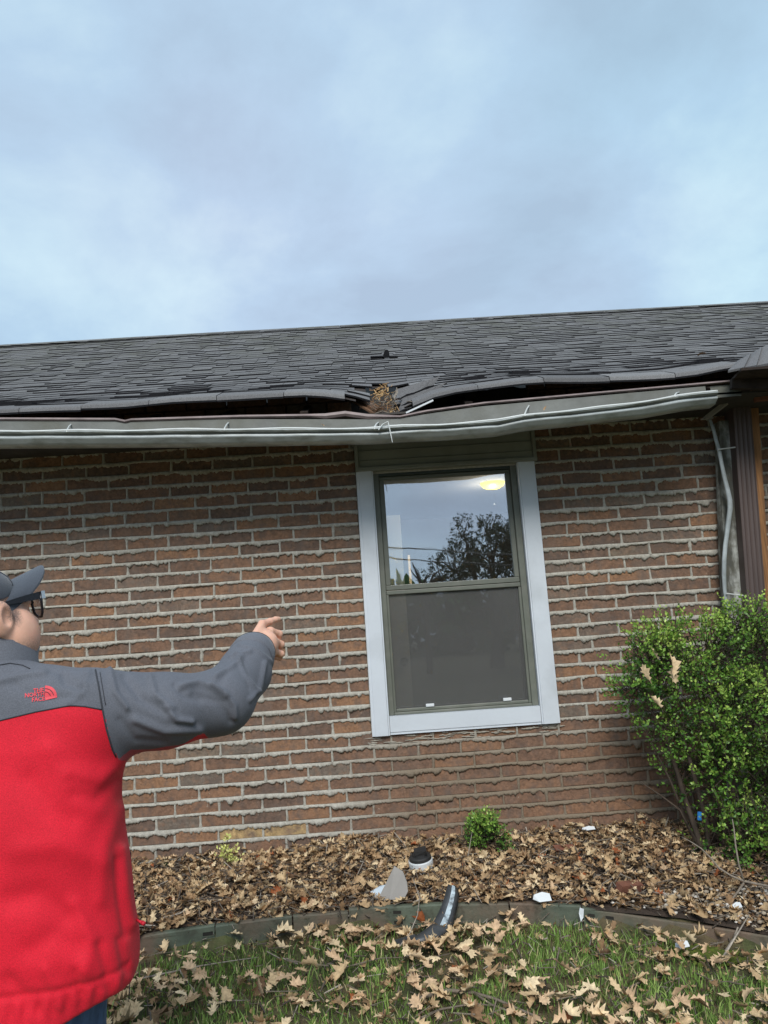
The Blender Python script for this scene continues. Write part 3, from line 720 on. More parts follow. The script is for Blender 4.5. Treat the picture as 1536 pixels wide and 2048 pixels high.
# lifted porch roof shingles at the right
for i, (a, b, c, d) in enumerate([((1456, 741), (1474, 722), (1502, 706), (1488, 734)), ((1488, 735), (1503, 706), (1524, 694), (1513, 730)), ((1513, 731), (1525, 694), (1552, 682), (1548, 724)), ((1548, 725), (1553, 682), (1590, 668), (1590, 718))]):
    p = [W(*a, 3.50), W(*b, 3.72), W(*c, 3.70), W(*d, 3.46)]
    q = MB(); q.add(p + [v + Vector((0, .004, -.010)) for v in p], [(0, 1, 2, 3), (7, 6, 5, 4), (0, 3, 7, 4), (3, 2, 6, 7), (1, 0, 4, 5)], 0, .35 + .3 * rnd.random()); q.build('lifted_shingle', M['shingle'], roof)
q = MB(); q.bar(W(1470, 752, 3.55), W(1600, 742, 3.5), .2, .012); q.build('porch_deck', M['dark_wood'], roof)
q = MB(); q.bar(W(1462, 768, 3.60), W(1600, 772, 3.58), .03, .05); q.build('porch_beam', M['dark_wood'], roof)
q = MB(); q.bar(W(1508, 797, 3.74), W(1580, 788, 3.70), .03, .036); o = q.build('broken_lath', M['brick_red'], roof)
q = MB(); px0 = 2.22
q.add([(px0, 3.55, zw(1.20)), (X1 + .3, 3.55, zw(1.20)), (X1 + .3, .9, zw(1.02)), (px0 + .02, .9, zw(1.02)), (px0, 3.55, zw(1.17)), (X1 + .3, 3.55, zw(1.17)), (X1 + .3, .9, zw(.99)), (px0 + .02, .9, zw(.99))], [(0, 3, 2, 1), (4, 5, 6, 7), (3, 7, 6, 2), (0, 4, 7, 3), (1, 2, 6, 5), (0, 1, 5, 4)]); q.build('porch_roof', M['shingle'], roof)
q = MB(); q.box((px0 + .03, 1.0, zw(.84)), (px0 + .12, 3.5, zw(.985))); q.box((px0 + .03, .95, zw(.84)), (X1 + .2, 1.04, zw(.985))); q.build('porch_beam', M['soffit'], roof)
for x_ in (3.1, 4.7, 6.2):
    q = MB(); q.box((x_, .95, -.1), (x_ + .09, 1.04, zw(.838))); q.build('porch_post', M['post_brown'], roof)
# ---- gutter
gut = empty('gutter'); gut.parent = house; hp(gut)
lip = lin([-300, 0, 250, 380, 700, 752, 800, 883, 993, 1020, 1053, 1143, 1248, 1300, 1353, 1435], [867, 863, 862, 860, 858, 857, 853, 850, 842, 837, 830, 822, 810, 802, 792, 784])
bot = lin([-300, 0, 400, 640, 700, 768, 918, 1058, 1208, 1293, 1358, 1435], [893, 888, 885, 881, 879, 873, 860, 850, 835, 827, 815, 802])
bk = lin([-300, 0, 250, 480, 740, 800, 853, 968, 1168, 1473], [846, 843, 843, 839, 839, 838, 829, 813, 795, 768])
P = []
pxs = list(np.arange(-300, 1436, 24)) + [1435]
prof_o = []; prof_i = []
for px in pxs:
    L_ = W(px, lip(px), 3.515); B_ = W(px, bot(px), 3.545); K_ = W(px, bk(px), 3.635)
    w_ = .0015 * math.sin(px * .05) + .002 * noise.noise(Vector((px * .02, 0, 0)))
    dent = .006 * math.exp(-((px - 1000) / 14) ** 2) + .006 * math.exp(-((px - 760) / 20) ** 2)
    zl = L_.z; zb2 = min(B_.z, zl - .045)
    h = zl - zb2
    o_ = [(3.530, zl + .001), (3.512, zl + .004), (3.505, zl - .005), (3.528, zl - .010), (3.530 + w_ + dent, zl - h * .30), (3.517 + w_ + dent, zl - h * .52), (3.522 + w_, zl - h * .70), (3.548, zb2 + .002), (3.551, zb2 - .004), (3.600, zb2 - .006), (3.628, zb2 - .004), (3.632, (zb2 + K_.z) / 2), (3.635, K_.z)]
    prof_o.append([Vector((L_.x, y, z)) for y, z in o_])
    prof_i.append([Vector((L_.x, y, z)) for y, z in [(3.631, K_.z), (3.628, (zb2 + K_.z) / 2), (3.623, zb2), (3.555, zb2 - .001), (3.531, zl - h * .5), (3.520, zl - .006)]])
q = MB(); q.grid([[r[i] for r in prof_o] for i in range(13)]); o = q.build('gutter_trough', M['gutter'], gut, smooth=True)
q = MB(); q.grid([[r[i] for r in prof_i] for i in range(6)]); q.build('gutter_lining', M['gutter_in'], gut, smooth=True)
q = MB()
P = [[Vector((W(px, bk(px), 3.64).x, 3.64, W(px, bk(px) + o_, 3.64).z + 0)) for px in range(1420, 1481, 15)] for o_ in (0, 24)]
q.grid(P); q.build('gutter_back_end', M['gutter_in'], gut)
q = MB(); q.tube([W(px, lip(px) - 1 + 1.2 * math.sin(px * .03), 3.512) for px in pxs], .0055, 6); q.build('gutter_lip', M['wire'], gut, smooth=True)
for px in (137, 452, 752, 1053, 1353):
    q = MB(); a = W(px + 5, bk(px) + 6, 3.632); b = W(px - 3, lip(px), 3.512); b.z += .006
    q.tube([a, a.lerp(b, .5) + Vector((0, 0, .004)), b, b + Vector((0, -.004, -.012))], .0035, 6); q.build('gutter_hanger', M['wire'], gut)

# ---- posts, old downspout and conduit at the porch corner
def post(name, x_top, y_top, x_bot, y_bot, wpx, Y, depth, m_, ribs=0, jag=0):
    a = W(x_top, y_top, Y); b = W(x_bot, y_bot, Y); w_ = wpx / 1538 * Y
    d = (a - b).normalized(); b = b - d * ((b.z - ground(b.x, Y) + .02) / d.z)
    q = MB(); n = 12; cols = [0] + sum([[(i + .15) / (ribs + 1), (i + .5) / (ribs + 1), (i + .85) / (ribs + 1)] for i in range(ribs + 1)], []) + [1] if ribs else [0, 1]
    P = []
    for k in range(n + 1):
        c = b.lerp(a, k / n); r = []
        for i, f in enumerate(cols):
            dd = 0
            if ribs and (i - 1) % 3 == 1: dd = -.004
            r.append(c + Vector((w_ * f + jag * .004 * noise.noise(Vector((f * 9, k * 3., 1))), dd, 0)))
        P.append([r[0] + Vector((0, depth, 0))] + r + [r[-1] + Vector((0, depth, 0)), r[0] + Vector((0, depth, 0))])
    q.grid(P); tp = P[-1]; q.add([tp[0], tp[1], tp[-3], tp[-2]], [(0, 1, 2, 3)])
    return q
q = post('p', 1438, 842, 1452, 1230, 41, 3.96, .06, None, 0, 1); o = q.build('mildewed_downspout', M['post_white'], house); hp(o); o['label'] = 'pale old downspout streaked with black mildew'
q = MB(); 
q = post('p', 1463, 778, 1497, 1235, 38, 3.90, .10, None, 3); o = q.build('corner_post', M['post_brown'], house); hp(o); o['label'] = 'ribbed dark brown metal post'
q = MB()
q = post('p', 1494, 768, 1524, 1245, 21, 3.93, .04, None, 0, 1); o = q.build('timber_stud', M['stud'], house); hp(o); o['label'] = 'bare orange-brown timber'
o = MB(); zsc = 3.303
path = [(790, 520), (815, 590), (833, 660), (855, 740), (872, 830), (892, 920), (912, 1000), (924, 1060), (926, 1110), (915, 1200), (905, 1280), (895, 1350), (887, 1450), (885, 1550), (890, 1650), (900, 1740), (908, 1820)]
pts = [W(1180 + u / zsc, 680 + v / zsc, 3.90) for u, v in path]
rr = [.008, .010, .011, .011, .011, .012, .013, .014, .014, .013, .012, .012, .012, .012, .010, .008, .007]
o.tube(pts, rr, 8, flat=.6)
a = W(1180 + 760 / zsc, 680 + 518 / zsc, 3.86); b = W(1180 + 925 / zsc, 680 + 395 / zsc, 3.78)
cond = o.build('bent_pipe', M['conduit'], house, smooth=True); hp(cond); cond['label'] = 'thin grey pipe bent out of line'
q = MB(); q.bar(W(1410, 838, 3.88), W(1466, 795, 3.80), .03, .02); q.bar(W(1404, 838, 3.86), W(1424, 836, 3.9), .02, .008); o = q.build('pipe_elbow', M['flash_pale'], house); hp(o)
for u0, v0, u1, v1 in ((848, 723, 960, 708), (900, 1675, 1015, 1688)):
    q = MB(); q.tube([W(1180 + u0 / zsc, 680 + v0 / zsc, 3.885), W(1180 + u1 / zsc, 680 + v1 / zsc, 3.885)], .0035, 6); o = q.build('pipe_strap', M['wire'], house); hp(o)
#PART2
# ------------------------------------------------------------------ landscape border boards
def edging(px0, pt0, pb0, px1, pt1, pb1, label, slots=(), tilt=0.):
    a = W(px0, pb0, _by(W(px0, pb0, 3.25).x)); b = W(px1, pb1, _by(W(px1, pb1, 3.25).x))
    ha = W(px0, pt0, a.y).z - a.z; hb = W(px1, pt1, b.y).z - b.z
    t = empty('edging_board', a, label, 'garden edging', 'plastic boards edging the planting bed')
    q = MB(); n = 10; d = (b - a).normalized(); nrm = Vector((d.y, -d.x, 0)).normalized(); th = .035
    rows = []
    for (off, hz) in [(0, -.03), (-.002, .25), (-.001, .5), (.0, .93), (-.006, 1.0), (-th + .006, 1.0), (-th, .95), (-th, -.03)]:
        rows.append([])
        for i in range(n + 1):
            f = i / n; p = a.lerp(b, f); h = ha + (hb - ha) * f
            w_ = .003 * fb(p.x * 4, 1, 2, 2)
            rows[-1].append(p + nrm * (off + w_) + Vector((0, 0, h * hz - (.03 if hz < 0 else 0))) - a)
    q.grid(rows)
    for i in (0, n): q.add([r[i] for r in rows], [tuple(range(8))])
    q.build('board', M['border'], t)
    for (px, py, w_, h_) in slots:
        c = W(px, py, a.y + (b.y - a.y) * (px - px0) / (px1 - px0)) ; ww = w_ / 1538 * 3.25; hh = h_ / 1538 * 3.25; c = c - a
        q = MB(); o1 = nrm * .0045; o2 = nrm * .0025
        for (u0, u1, v0, v1) in ((-1, 1, .75, 1), (-1, 1, -1, -.75), (-1, -.85, -.75, .75), (.85, 1, -.75, .75)):
            q.add([c + d * (u * ww / 2) + Vector((0, 0, v * hh / 2)) + o1 for u, v in ((u0, v0), (u1, v0), (u1, v1), (u0, v1))], [(0, 1, 2, 3)])
        q.build('slot_rim', M['border'], t)
        q = MB(); q.add([c + d * (u * ww / 2 * .85) + Vector((0, 0, v * hh / 2 * .75)) + o2 for u, v in ((-1, -1), (1, -1), (1, 1), (-1, 1))], [(0, 1, 2, 3)]); q.build('slot', M['slot'], t)
edging(180, 1890, 1920, 430, 1850, 1886, 'long green plastic edging board beside the man in red, slotted at its right end', [(416, 1867, 22, 9), (412, 1884, 20, 6)])
edging(432, 1852, 1888, 585, 1832, 1872, 'brown-stained edging board half covered by leaves, left of centre')
edging(588, 1832, 1866, 698, 1824, 1860, 'short dark edging board mostly buried under leaves')
edging(700, 1818, 1858, 890, 1808, 1855, 'edging board with two stacked slots under the folded metal scrap', [(794, 1824, 18, 8), (797, 1844, 20, 8)])
edging(892, 1809, 1853, 1020, 1807, 1848, 'edging board right of the bent black flashing, almost hidden by leaves')
edging(1023, 1806, 1846, 1166, 1812, 1852, 'brown weathered edging board with a torn white end, right of centre')
edging(1169, 1816, 1855, 1400, 1850, 1884, 'edging board with pairs of slots leading to the mossy patch', [(1182, 1830, 16, 7), (1219, 1835, 18, 8), (1218, 1853, 22, 10)])
edging(1402, 1850, 1884, 1640, 1888, 1935, 'edging board at the right edge of the picture below the twig')
q = MB(); q.add([W(1160, 1815, 3.26), W(1168, 1818, 3.25), (W(1167, 1835, 3.25)), W(1162, 1843, 3.25), W(1158, 1826, 3.26)], [(0, 1, 2, 3, 4)]); o = q.build('torn_scrap', M['white']); tag(o, 'torn white plastic sliver caught between two edging boards', 'scrap')
s_ = o.modifiers.new('s', 'SOLIDIFY'); s_.thickness = .002

# ------------------------------------------------------------------ leaves, litter, grass
_half = [(0, 0), (.04, .10), (.20, .16), (.12, .26), (.34, .38), (.17, .44), (.36, .66), (.17, .68), (.20, .88), (.09, .85), (0, 1.0)]
_mid = [(0, 0), (0, .2), (0, .42), (0, .63), (0, .82), (0, 1.)]
def leaf_template():
    V = [(x, y) for x, y in _mid]; F = []
    for sgn in (1, -1):
        b = len(V); V += [(x * sgn, y) for x, y in _half[1:10]]
        p = lambda i: b + i - 1
        tr = [(0, p(1), 1), (p(1), p(2), p(3)), (1, p(1), p(3)), (1, p(3), 2), (p(3), p(4), p(5)), (2, p(3), p(5)), (2, p(5), 3), (p(5), p(6), p(7)), (3, p(5), p(7)), (3, p(7), 4), (p(7), p(8), p(9)), (4, p(7), p(9)), (4, p(9), 5)]
        F += tr if sgn > 0 else [t[::-1] for t in tr]
    # stalk
    b = len(V); V += [(.012, 0), (-.012, 0), (.004, -.28)]; F.append((b, b + 1, b + 2))
    return np.array(V), np.array(F)
LV, LF = leaf_template()
def leaf_verts(size, R, loc, rs, curl=1.):
    x = LV[:, 0] * rs.uniform(.8, 1.15); y = LV[:, 1]
    x = x + rs.normal(0, .012, len(x)); y = y + rs.normal(0, .03, len(y)); x = x + rs.normal(0, .025, len(x)); x = x * (1 - rs.uniform(0, .35))
    c1 = rs.uniform(-.9, 1.4) * curl; c2 = rs.uniform(-.5, .6) * curl; tw = rs.uniform(-.8, .8) * curl; ph = rs.uniform(0, 6)
    z = c1 * x ** 2 * 1.6 + c2 * (y - .5) ** 2 + tw * x * (y - .5) + .07 * curl * np.sin(7 * y + ph) * np.abs(x) * 3 + .02 * np.sin(17 * x + ph)
    k = 1 / (1 + .5 * np.abs(z))
    fold = rs.uniform(-.2, .9) * curl; z = z + fold * np.abs(x); P = np.stack([x * k, (y - .5) * k, z], 1) * size
    return P @ R.T + loc
def rotm(rs, tilt):
    a = rs.uniform(0, 2 * np.pi); t = min(1.5, abs(rs.normal(0, tilt))); b = rs.uniform(0, 2 * np.pi)
    Rz = np.array([[np.cos(a), -np.sin(a), 0], [np.sin(a), np.cos(a), 0], [0, 0, 1]])
    k = np.array([np.cos(b), np.sin(b), 0]); K = np.array([[0, 0, k[1]], [0, 0, -k[0]], [-k[1], k[0], 0]])
    return (np.eye(3) + np.sin(t) * K + (1 - np.cos(t)) * K @ K) @ Rz
def leaf_density(x, y):            # clumps on the lawn
    n = fb(x * 2.6 + 5, y * 2.6, 2., 3)
    yb = _by(x); near = math.exp(-((yb - y) / .13) ** 2); mid = math.exp(-((x - .12) / .45) ** 4)
    return min(1, max(0, .34 + 1.0 * n) * (1 - .7 * (1 - mid) * math.exp(-((yb - y) / .07) ** 2)) + (.08 + .70 * mid) * near)
litter = []
rs = NR
for i in range(12500):              # bed
    x = rs.uniform(-3.2, 3.2); yb = _by(x); y = rs.uniform(yb + .02, YW - .01)
    if abs(x) > 2.2 and rs.rand() < .4: continue
    d = 1.0 - .35 * max(0, min(1, (x - 1.3) / .5))
    if rs.rand() > d: continue
    s = rs.uniform(.018, .052); up = rs.uniform(0, .032)
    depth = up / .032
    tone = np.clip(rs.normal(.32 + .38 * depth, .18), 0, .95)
    if rs.rand() < .02: tone = 1.
    litter.append((x, y, ground(x, y) + .006 + up, s, tone, .75))
for i in range(13000):              # lawn
    x = rs.uniform(-3.2, 3.2); y = rs.uniform(1.0, _by(x) + .02)
    if y < 2.4 and rs.rand() < .7: continue
    if rs.rand() > leaf_density(x, y): continue
    s = rs.uniform(.030, .076); up = rs.uniform(0.004, .045)
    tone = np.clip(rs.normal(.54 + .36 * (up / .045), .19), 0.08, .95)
    if rs.rand() < .03: tone = 1.
    litter.append((x, y, ground(x, y) + up, s, tone, .6))
def in_view(p):
    u, v = proj(p); return 270 < u < 1536 and v < 2048
# biggest and palest lawn leaves become things of their own
cs = [l for l in litter if l[1] < _by(l[0]) - .02 and in_view(l[:3]) and l[4] > .5]
cs.sort(key=lambda l: -l[3] * (1 + .5 * (l[2] - ground(l[0], l[1])) / .045)); one = cs[:270]; oid = set(id(l) for l in one)
V = []; F = []; T = []; b = 0
for l in litter:
    if id(l) in oid: continue
    P = leaf_verts(l[3] * 1.25, rotm(rs, l[5]), np.array([l[0], l[1], l[2] + .004]), rs, 1.2); P[:, 2] = np.maximum(P[:, 2], l[2] - .012)
    V.append(P); F.append(LF + b); T += [l[4]] * len(LF); b += len(P)
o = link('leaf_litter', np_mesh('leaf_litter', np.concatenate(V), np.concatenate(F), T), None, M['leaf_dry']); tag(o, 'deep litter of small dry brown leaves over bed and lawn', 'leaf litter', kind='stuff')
for l in one:
    P = leaf_verts(l[3] * 1.15, rotm(rs, .6), np.array([0, 0, 0.]), rs, 1.1)
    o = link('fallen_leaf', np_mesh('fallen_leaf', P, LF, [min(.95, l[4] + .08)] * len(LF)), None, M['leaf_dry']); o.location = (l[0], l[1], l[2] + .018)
    u_, v_ = proj(l[:3]); tn_ = ('bright cream' if l[4] > .87 else 'pale tan' if l[4] > .72 else 'mid brown') if l[4] < .99 else 'rusty red'
    wh = ('near the man in red', 'below the folded metal scrap', 'below the brown weathered edging board', 'in the grass before the mossy patch')[0 if u_ < 560 else 1 if u_ < 860 else 2 if u_ < 1180 else 3]
    tag(o, '%s oak leaf lying on the lawn %s' % (tn_, wh), 'leaf', '%s lawn leaves %s' % (tn_, wh))
V = []; F = []; T = []; b = 0
for i in range(16000):
    x = rs.uniform(-2.2, 2.6); bed = rs.rand() < .6; y = rs.uniform(_by(x) + .01, YW - .01) if bed else rs.uniform(2.4, _by(x))
    if not bed and rs.rand() > .35 + leaf_density(x, y): continue
    z = ground(x, y) + rs.uniform(.004, .036 if bed else .022); r_ = rs.uniform(.004, .013); n_ = rs.normal(0, 1, 3); n_ /= np.linalg.norm(n_); u_ = np.cross(n_, [0, 0, 1.]); u_ /= np.linalg.norm(u_) + 1e-9; w2 = np.cross(n_, u_)
    p = np.array([x, y, z]); V += [p + u_ * r_, p + w2 * r_ * rs.uniform(.3, 1), p - u_ * r_ * rs.uniform(.5, 1.2), p - w2 * r_ * rs.uniform(.2, .7)]; F.append((b, b + 1, b + 2, b + 3)); T.append(float(np.clip(rs.normal(.42, .25), 0, .95))); b += 4
o = link('leaf_fragments', np_mesh('leaf_fragments', V, F, T), None, M['leaf_dry']); tag(o, 'crushed leaf fragments scattered over bed and lawn', 'leaf fragments', kind='stuff')
# mulch crumbs, stalks and twiglets
V = []; F = []; T = []; b = 0
for i in range(9000):
    x = rs.uniform(-2.4, 2.6); bed = rs.rand() < .8
    y = rs.uniform(_by(x) + .01, YW - .01) if bed else rs.uniform(2.3, _by(x))
    a = rs.uniform(0, 6.28); el = rs.normal(0, .35); l = rs.uniform(.012, .07) * (1 if rs.rand() < .8 else 1.8); w_ = rs.uniform(.0008, .0035)
    p = np.array([x, y, ground(x, y) + .008 + rs.uniform(0, .034)]); d = np.array([math.cos(a) * math.cos(el), math.sin(a) * math.cos(el), math.sin(el)]) * l / 2
    sd_ = np.array([-math.sin(a), math.cos(a), 0.3]) * w_; up = np.array([0, 0, 1.]) * w_
    V += [p - d - sd_, p - d + sd_, p - d + up, p + d - sd_, p + d + sd_, p + d + up]
    F += [(b, b + 1, b + 4, b + 3), (b + 1, b + 2, b + 5, b + 4), (b + 2, b, b + 3, b + 5)]; T += [float(np.clip(rs.normal(.38, .25), 0, 1))] * 3; b += 6
o = link('mulch', np_mesh('mulch', V, F, T), None, M['twig']); tag(o, 'brown mulch, leaf stalks and twig crumbs among the leaves', 'mulch', kind='stuff')
# pebbles at the right
q = MB()
def rock(q, c, r, tone, mat_=0, sq=(1, .8, .6)):
    ico = [(0, 0, 1), (.9, 0, .4), (.28, .85, .4), (-.72, .5, .4), (-.72, -.5, .4), (.28, -.85, .4), (.72, .5, -.4), (-.28, .85, -.4), (-.9, 0, -.4), (-.28, -.85, -.4), (.72, -.5, -.4), (0, 0, -1)]
    fs = [(0, 1, 2), (0, 2, 3), (0, 3, 4), (0, 4, 5), (0, 5, 1), (1, 6, 2), (2, 7, 3), (3, 8, 4), (4, 9, 5), (5, 10, 1), (6, 7, 2), (7, 8, 3), (8, 9, 4), (9, 10, 5), (10, 6, 1), (11, 7, 6), (11, 8, 7), (11, 9, 8), (11, 10, 9), (11, 6, 10)]
    q.add([Vector(c) + Vector((a[0] * sq[0], a[1] * sq[1], a[2] * sq[2])) * r * rnd.uniform(.8, 1.15) for a in ico], fs, mat_, tone)
for i in range(700):
    x = rnd.gauss(1.62, .32); 
    if x < .9 or x > 3: continue
    y = rnd.uniform(_by(x) + .02, _by(x) + .02 + .35 * min(1, (x - .8))); rock(q, (x, y, ground(x, y) + .012 + rnd.random() * .02), rnd.uniform(.005, .014), rnd.random() ** 1.2)
o = q.build('gravel', M['pebble'], smooth=True); tag(o, 'small rounded pale gravel mixed with leaves at the right of the bed', 'gravel', kind='stuff')
# grass
V = []; F = []; T = []; b = 0
def gdens(x, y):
    return min(1, max(.10, .62 - 1.1 * fb(x * 2.6 + 5, y * 2.6, 2., 3))) * (0.25 if _by(x) - y < .06 else 1)
cnt = 0
for i in range(80000):
    x = rs.uniform(-2.6, 2.6); y = rs.uniform(1.2, _by(x) - .005)
    if (y < 2.3 or x > 2 or x < -1.6) and rs.rand() < .75: continue
    if rs.rand() > gdens(x, y): continue
    if abs(x - 1.22) < .14 and y > 2.95: continue
    h = rs.uniform(.018, .055); w_ = rs.uniform(.0012, .0026); a = rs.uniform(0, 6.28); ln = rs.uniform(.1, .9) * h; c = rs.uniform(0, 6.28)
    p = np.array([x, y, ground(x, y) - .002]); s1 = np.array([math.cos(a), math.sin(a), 0]) * w_; d = np.array([math.cos(c), math.sin(c), 0]) * ln
    V += [p - s1, p + s1, p + d * .35 - s1 * .8 + [0, 0, h * .6], p + d * .35 + s1 * .8 + [0, 0, h * .6], p + d + [0, 0, h]]
    F += [(b, b + 1, b + 3), (b, b + 3, b + 2), (b + 2, b + 3, b + 4)]; tt = float(np.clip(rs.normal(.5, .2), 0, .85)) if rs.rand() > .08 else 1.
    T += [tt] * 3; b += 5
o = link('grass', np_mesh('grass', V, F, T), None, M['grass']); tag(o, 'short green grass growing between the fallen leaves', 'grass', kind='stuff')
# moss patch
c = W(1418, 1893, 3.09); q = MB()
for i in range(260):
    x = c.x + rnd.gauss(0, .06); y = c.y + rnd.gauss(0, .028); rock(q, (x, y, ground(x, y) + .006), rnd.uniform(.008, .018), .5, 0, (1, 1, .7))
o = q.build('moss_patch', M['moss'], smooth=True); tag(o, 'bright green moss cushion at the foot of the right edging board', 'moss', kind='stuff')

# ------------------------------------------------------------------ loose things on the ground
def gpt(px, py, lift=0.):
    "point on the ground seen at px, py"
    d = CF + CR * ((px - 768) / 1538) - CU * ((py - 1024) / 1538)
    lo, hi = 1.5, 4.05
    for Y in np.arange(1.8, YW, .01):
        t = Y / d.y
        if CZ + d.z * t <= ground(d.x * t, Y) + lift: return Vector((d.x * t, Y, CZ + d.z * t))
    return Vector((d.x * 4.0 / d.y, 4.0, CZ + d.z * 4.0 / d.y))
def stick(name, pts, r, label, cat='twig', tone=.6, group=None, lift=.02, m_=None, branches=()):
    P = [gpt(px, py, lift) + Vector((0, 0, dz)) for px, py, dz in pts]
    o0 = P[0].copy(); q = MB(); n = len(P)
    def jag(P): return [p - o0 + Vector((rnd.uniform(-1, 1), 0, rnd.uniform(-1, 1))) * r * .4 for p in P]
    q.tube(jag(P), [r * (1 - .6 * i / (n - 1)) for i in range(n)], 6, tone=tone)
    for br in branches:
        B = [gpt(px, py, lift) + Vector((0, 0, dz)) for px, py, dz in br]
        q.tube(jag(B), [r * .6 * (1 - .6 * i / (len(B) - 1)) for i in range(len(B))], 5, tone=tone)
    o = q.build(name, m_ or M['twig'], smooth=True); o.location = o0; return tag(o, label, cat, group)
stick('fallen_branch', [(815, 2012, 0), (850, 1998, .01), (900, 1990, .012), (945, 1991, .01), (990, 2000, .005), (1040, 2018, 0), (1080, 2036, 0)], .0085, 'forked grey fallen branch in the grass at the bottom of the picture', 'branch', .45, branches=[[(945, 1991, .01), (985, 2012, .004), (1040, 2033, 0), (1100, 2045, 0)], [(820, 2044, 0), (880, 2024, .005), (950, 2012, .006), (990, 2014, 0)]])
stick('twig', [(275, 1958, 0), (330, 1950, .006), (400, 1938, .01), (460, 1927, .008), (520, 1915, 0)], .0042, 'long pale twig crossing the lawn right of the red jacket', tone=.75)
stick('twig', [(352, 1930, .01), (366, 1958, .008), (392, 1985, 0)], .0038, 'short pale twig standing across the long one near the jacket', tone=.8)
stick('twig', [(415, 2010, 0), (455, 2005, .005), (500, 2002, .003)], .0035, 'pale twig lying in grass at the lower left', tone=.75)
stick('twig', [(690, 1935, 0), (760, 1922, .01), (840, 1918, .008)], .003, 'thin grey twig on leaves below the centre edging board', tone=.5)
stick('twig', [(800, 1905, .02), (822, 1895, .05), (838, 1868, .07), (842, 1842, .09), (830, 1815, .11)], .0028, 'thin pale twig arching up in front of the bent flashing', tone=.8)
stick('twig', [(1140, 2000, 0), (1165, 2003, .015), (1182, 2022, .01)], .003, 'curved twig among lawn leaves right of the fallen branch', tone=.6)
stick('twig', [(1440, 1925, .0), (1470, 1905, .04), (1502, 1868, .07)], .005, 'thick pale twig poking up by the moss', tone=.95)
stick('twig', [(1268, 1895, 0), (1320, 1882, .0), (1340, 1876, .0)], .003, 'short dark twig under the right border', tone=.3)
stick('twig', [(275, 1828, .01), (340, 1818, .02), (400, 1808, .02), (470, 1800, .01)], .0035, 'dark straight twig on the leaves behind the left edging board', tone=.2)
stick('twig', [(535, 1815, .01), (560, 1798, .02), (580, 1782, .03)], .003, 'grey twig leaning in the leaves left of the metal scrap', tone=.5)
stick('twig', [(573, 1795, .0), (574, 1778, .03), (577, 1755, .06)], .003, 'upright thin twig behind the short edging board', tone=.5)
# dead branch in front of the big shrub
YB = 3.36
def bpts(l): return [W(1180 + u / 3.056, 1180 + v / 3.056, y) for u, v, y in l]
bp = bpts([(1110, 1815, YB), (1040, 1800, YB), (940, 1780, YB), (860, 1745, YB), (790, 1700, YB + .02), (740, 1640, YB + .04), (680, 1580, YB + .06), (610, 1535, YB + .08), (560, 1510, YB + .1)])
o0 = bp[0]; q = MB(); q.tube([p - o0 for p in bp], [.0058, .0055, .005, .0045, .004, .0035, .003, .0025, .0015], 6, tone=.62)
q.tube([p - o0 for p in bpts([(940, 1780, YB), (910, 1680, YB), (890, 1560, YB - .01), (880, 1460, YB), (870, 1400, YB)])], [.0045, .004, .0035, .003, .0015], 6, tone=.7)
q.tube([p - o0 for p in bpts([(940, 1790, YB), (900, 1850, YB - .02), (860, 1900, YB - .05), (850, 1980, YB - .09), (860, 2090, YB - .13), (875, 2135, YB - .17)])], [.005, .0045, .004, .004, .0035, .003], 6, tone=.55)
q.tube([p - o0 for p in bpts([(1180 * 0 + 875, 2135, 3.19), (840, 2190, 3.15), (790, 2260, 3.08)])], [.005, .0045, .004], 6, tone=.8)
q.tube([p - o0 for p in bpts([(875, 2135, 3.19), (905, 2060, 3.18)])], [.0045, .003], 6, tone=.8)
o = q.build('dead_branch', M['twig'], smooth=True); o.location = o0; tag(o, 'forked bare dead branch leaning over the right edging board in front of the shrub', 'branch')
# folded metal scrap
a0 = W(768, 1800, 3.40); t = empty('metal_scrap', a0, 'folded piece of pale grey sheet metal standing in the leaves', 'scrap')
def poly(name, pts, m_, parent, th=.0025):
    q = MB(); q.add([p - a0 for p in pts], [tuple(range(len(pts)))]); o = q.build(name, m_, parent); s_ = o.modifiers.new('s', 'SOLIDIFY'); s_.thickness = th; return o
t.location.z += .012; t.location.y -= .03
poly('folded_panel', [W(754, 1805, 3.40), W(789, 1734, 3.45), W(806, 1745, 3.43), W(814, 1766, 3.40), W(816, 1784, 3.38), W(808, 1800, 3.37), W(780, 1801, 3.385)], M['flash_pale'], t)
poly('flap', [W(741, 1785, 3.46), W(756, 1802, 3.41), W(771, 1771, 3.42), W(760, 1773, 3.45)], M['flash_blue'], t)
# bent flashing
a0 = W(880, 1850, 3.24); t = empty('bent_flashing', a0, 'bent black flashing strip with a pale worn streak leaning on the border', 'flashing')
ctr = [(838, 1882, 3.11, 34), (862, 1870, 3.15, 44), (884, 1852, 3.20, 40), (894, 1828, 3.25, 33), (901, 1805, 3.28, 28), (905, 1786, 3.30, 26), (906, 1772, 3.33, 19)]
q = MB(); P = [[], [], [], []]
for px, py, Y, w_ in ctr:
    P[0].append(W(px - w_ / 2, py - 3, Y) - a0); P[1].append(W(px - w_ * .12, py, Y - .012) - a0); P[2].append(W(px + w_ * .22, py + 2, Y - .012) - a0); P[3].append(W(px + w_ / 2, py + 5, Y + .004) - a0)
q.grid(P); o = q.build('strip', M['flash_dark'], t, smooth=True); s_ = o.modifiers.new('s', 'SOLIDIFY'); s_.thickness = .002
q = MB(); A = [[], []]
for (px, py, Y, w_) in ctr[2:]:
    A[0].append(W(px - w_ * .10, py - 2, Y - .0145) - a0); A[1].append(W(px + w_ * .20, py, Y - .0145) - a0)
q.grid(A); q.build('worn_streak', M['flash_streak'], t, smooth=True)
q = MB(); w0 = [(835, 1882), (800, 1892), (788, 1880), (830, 1868)]
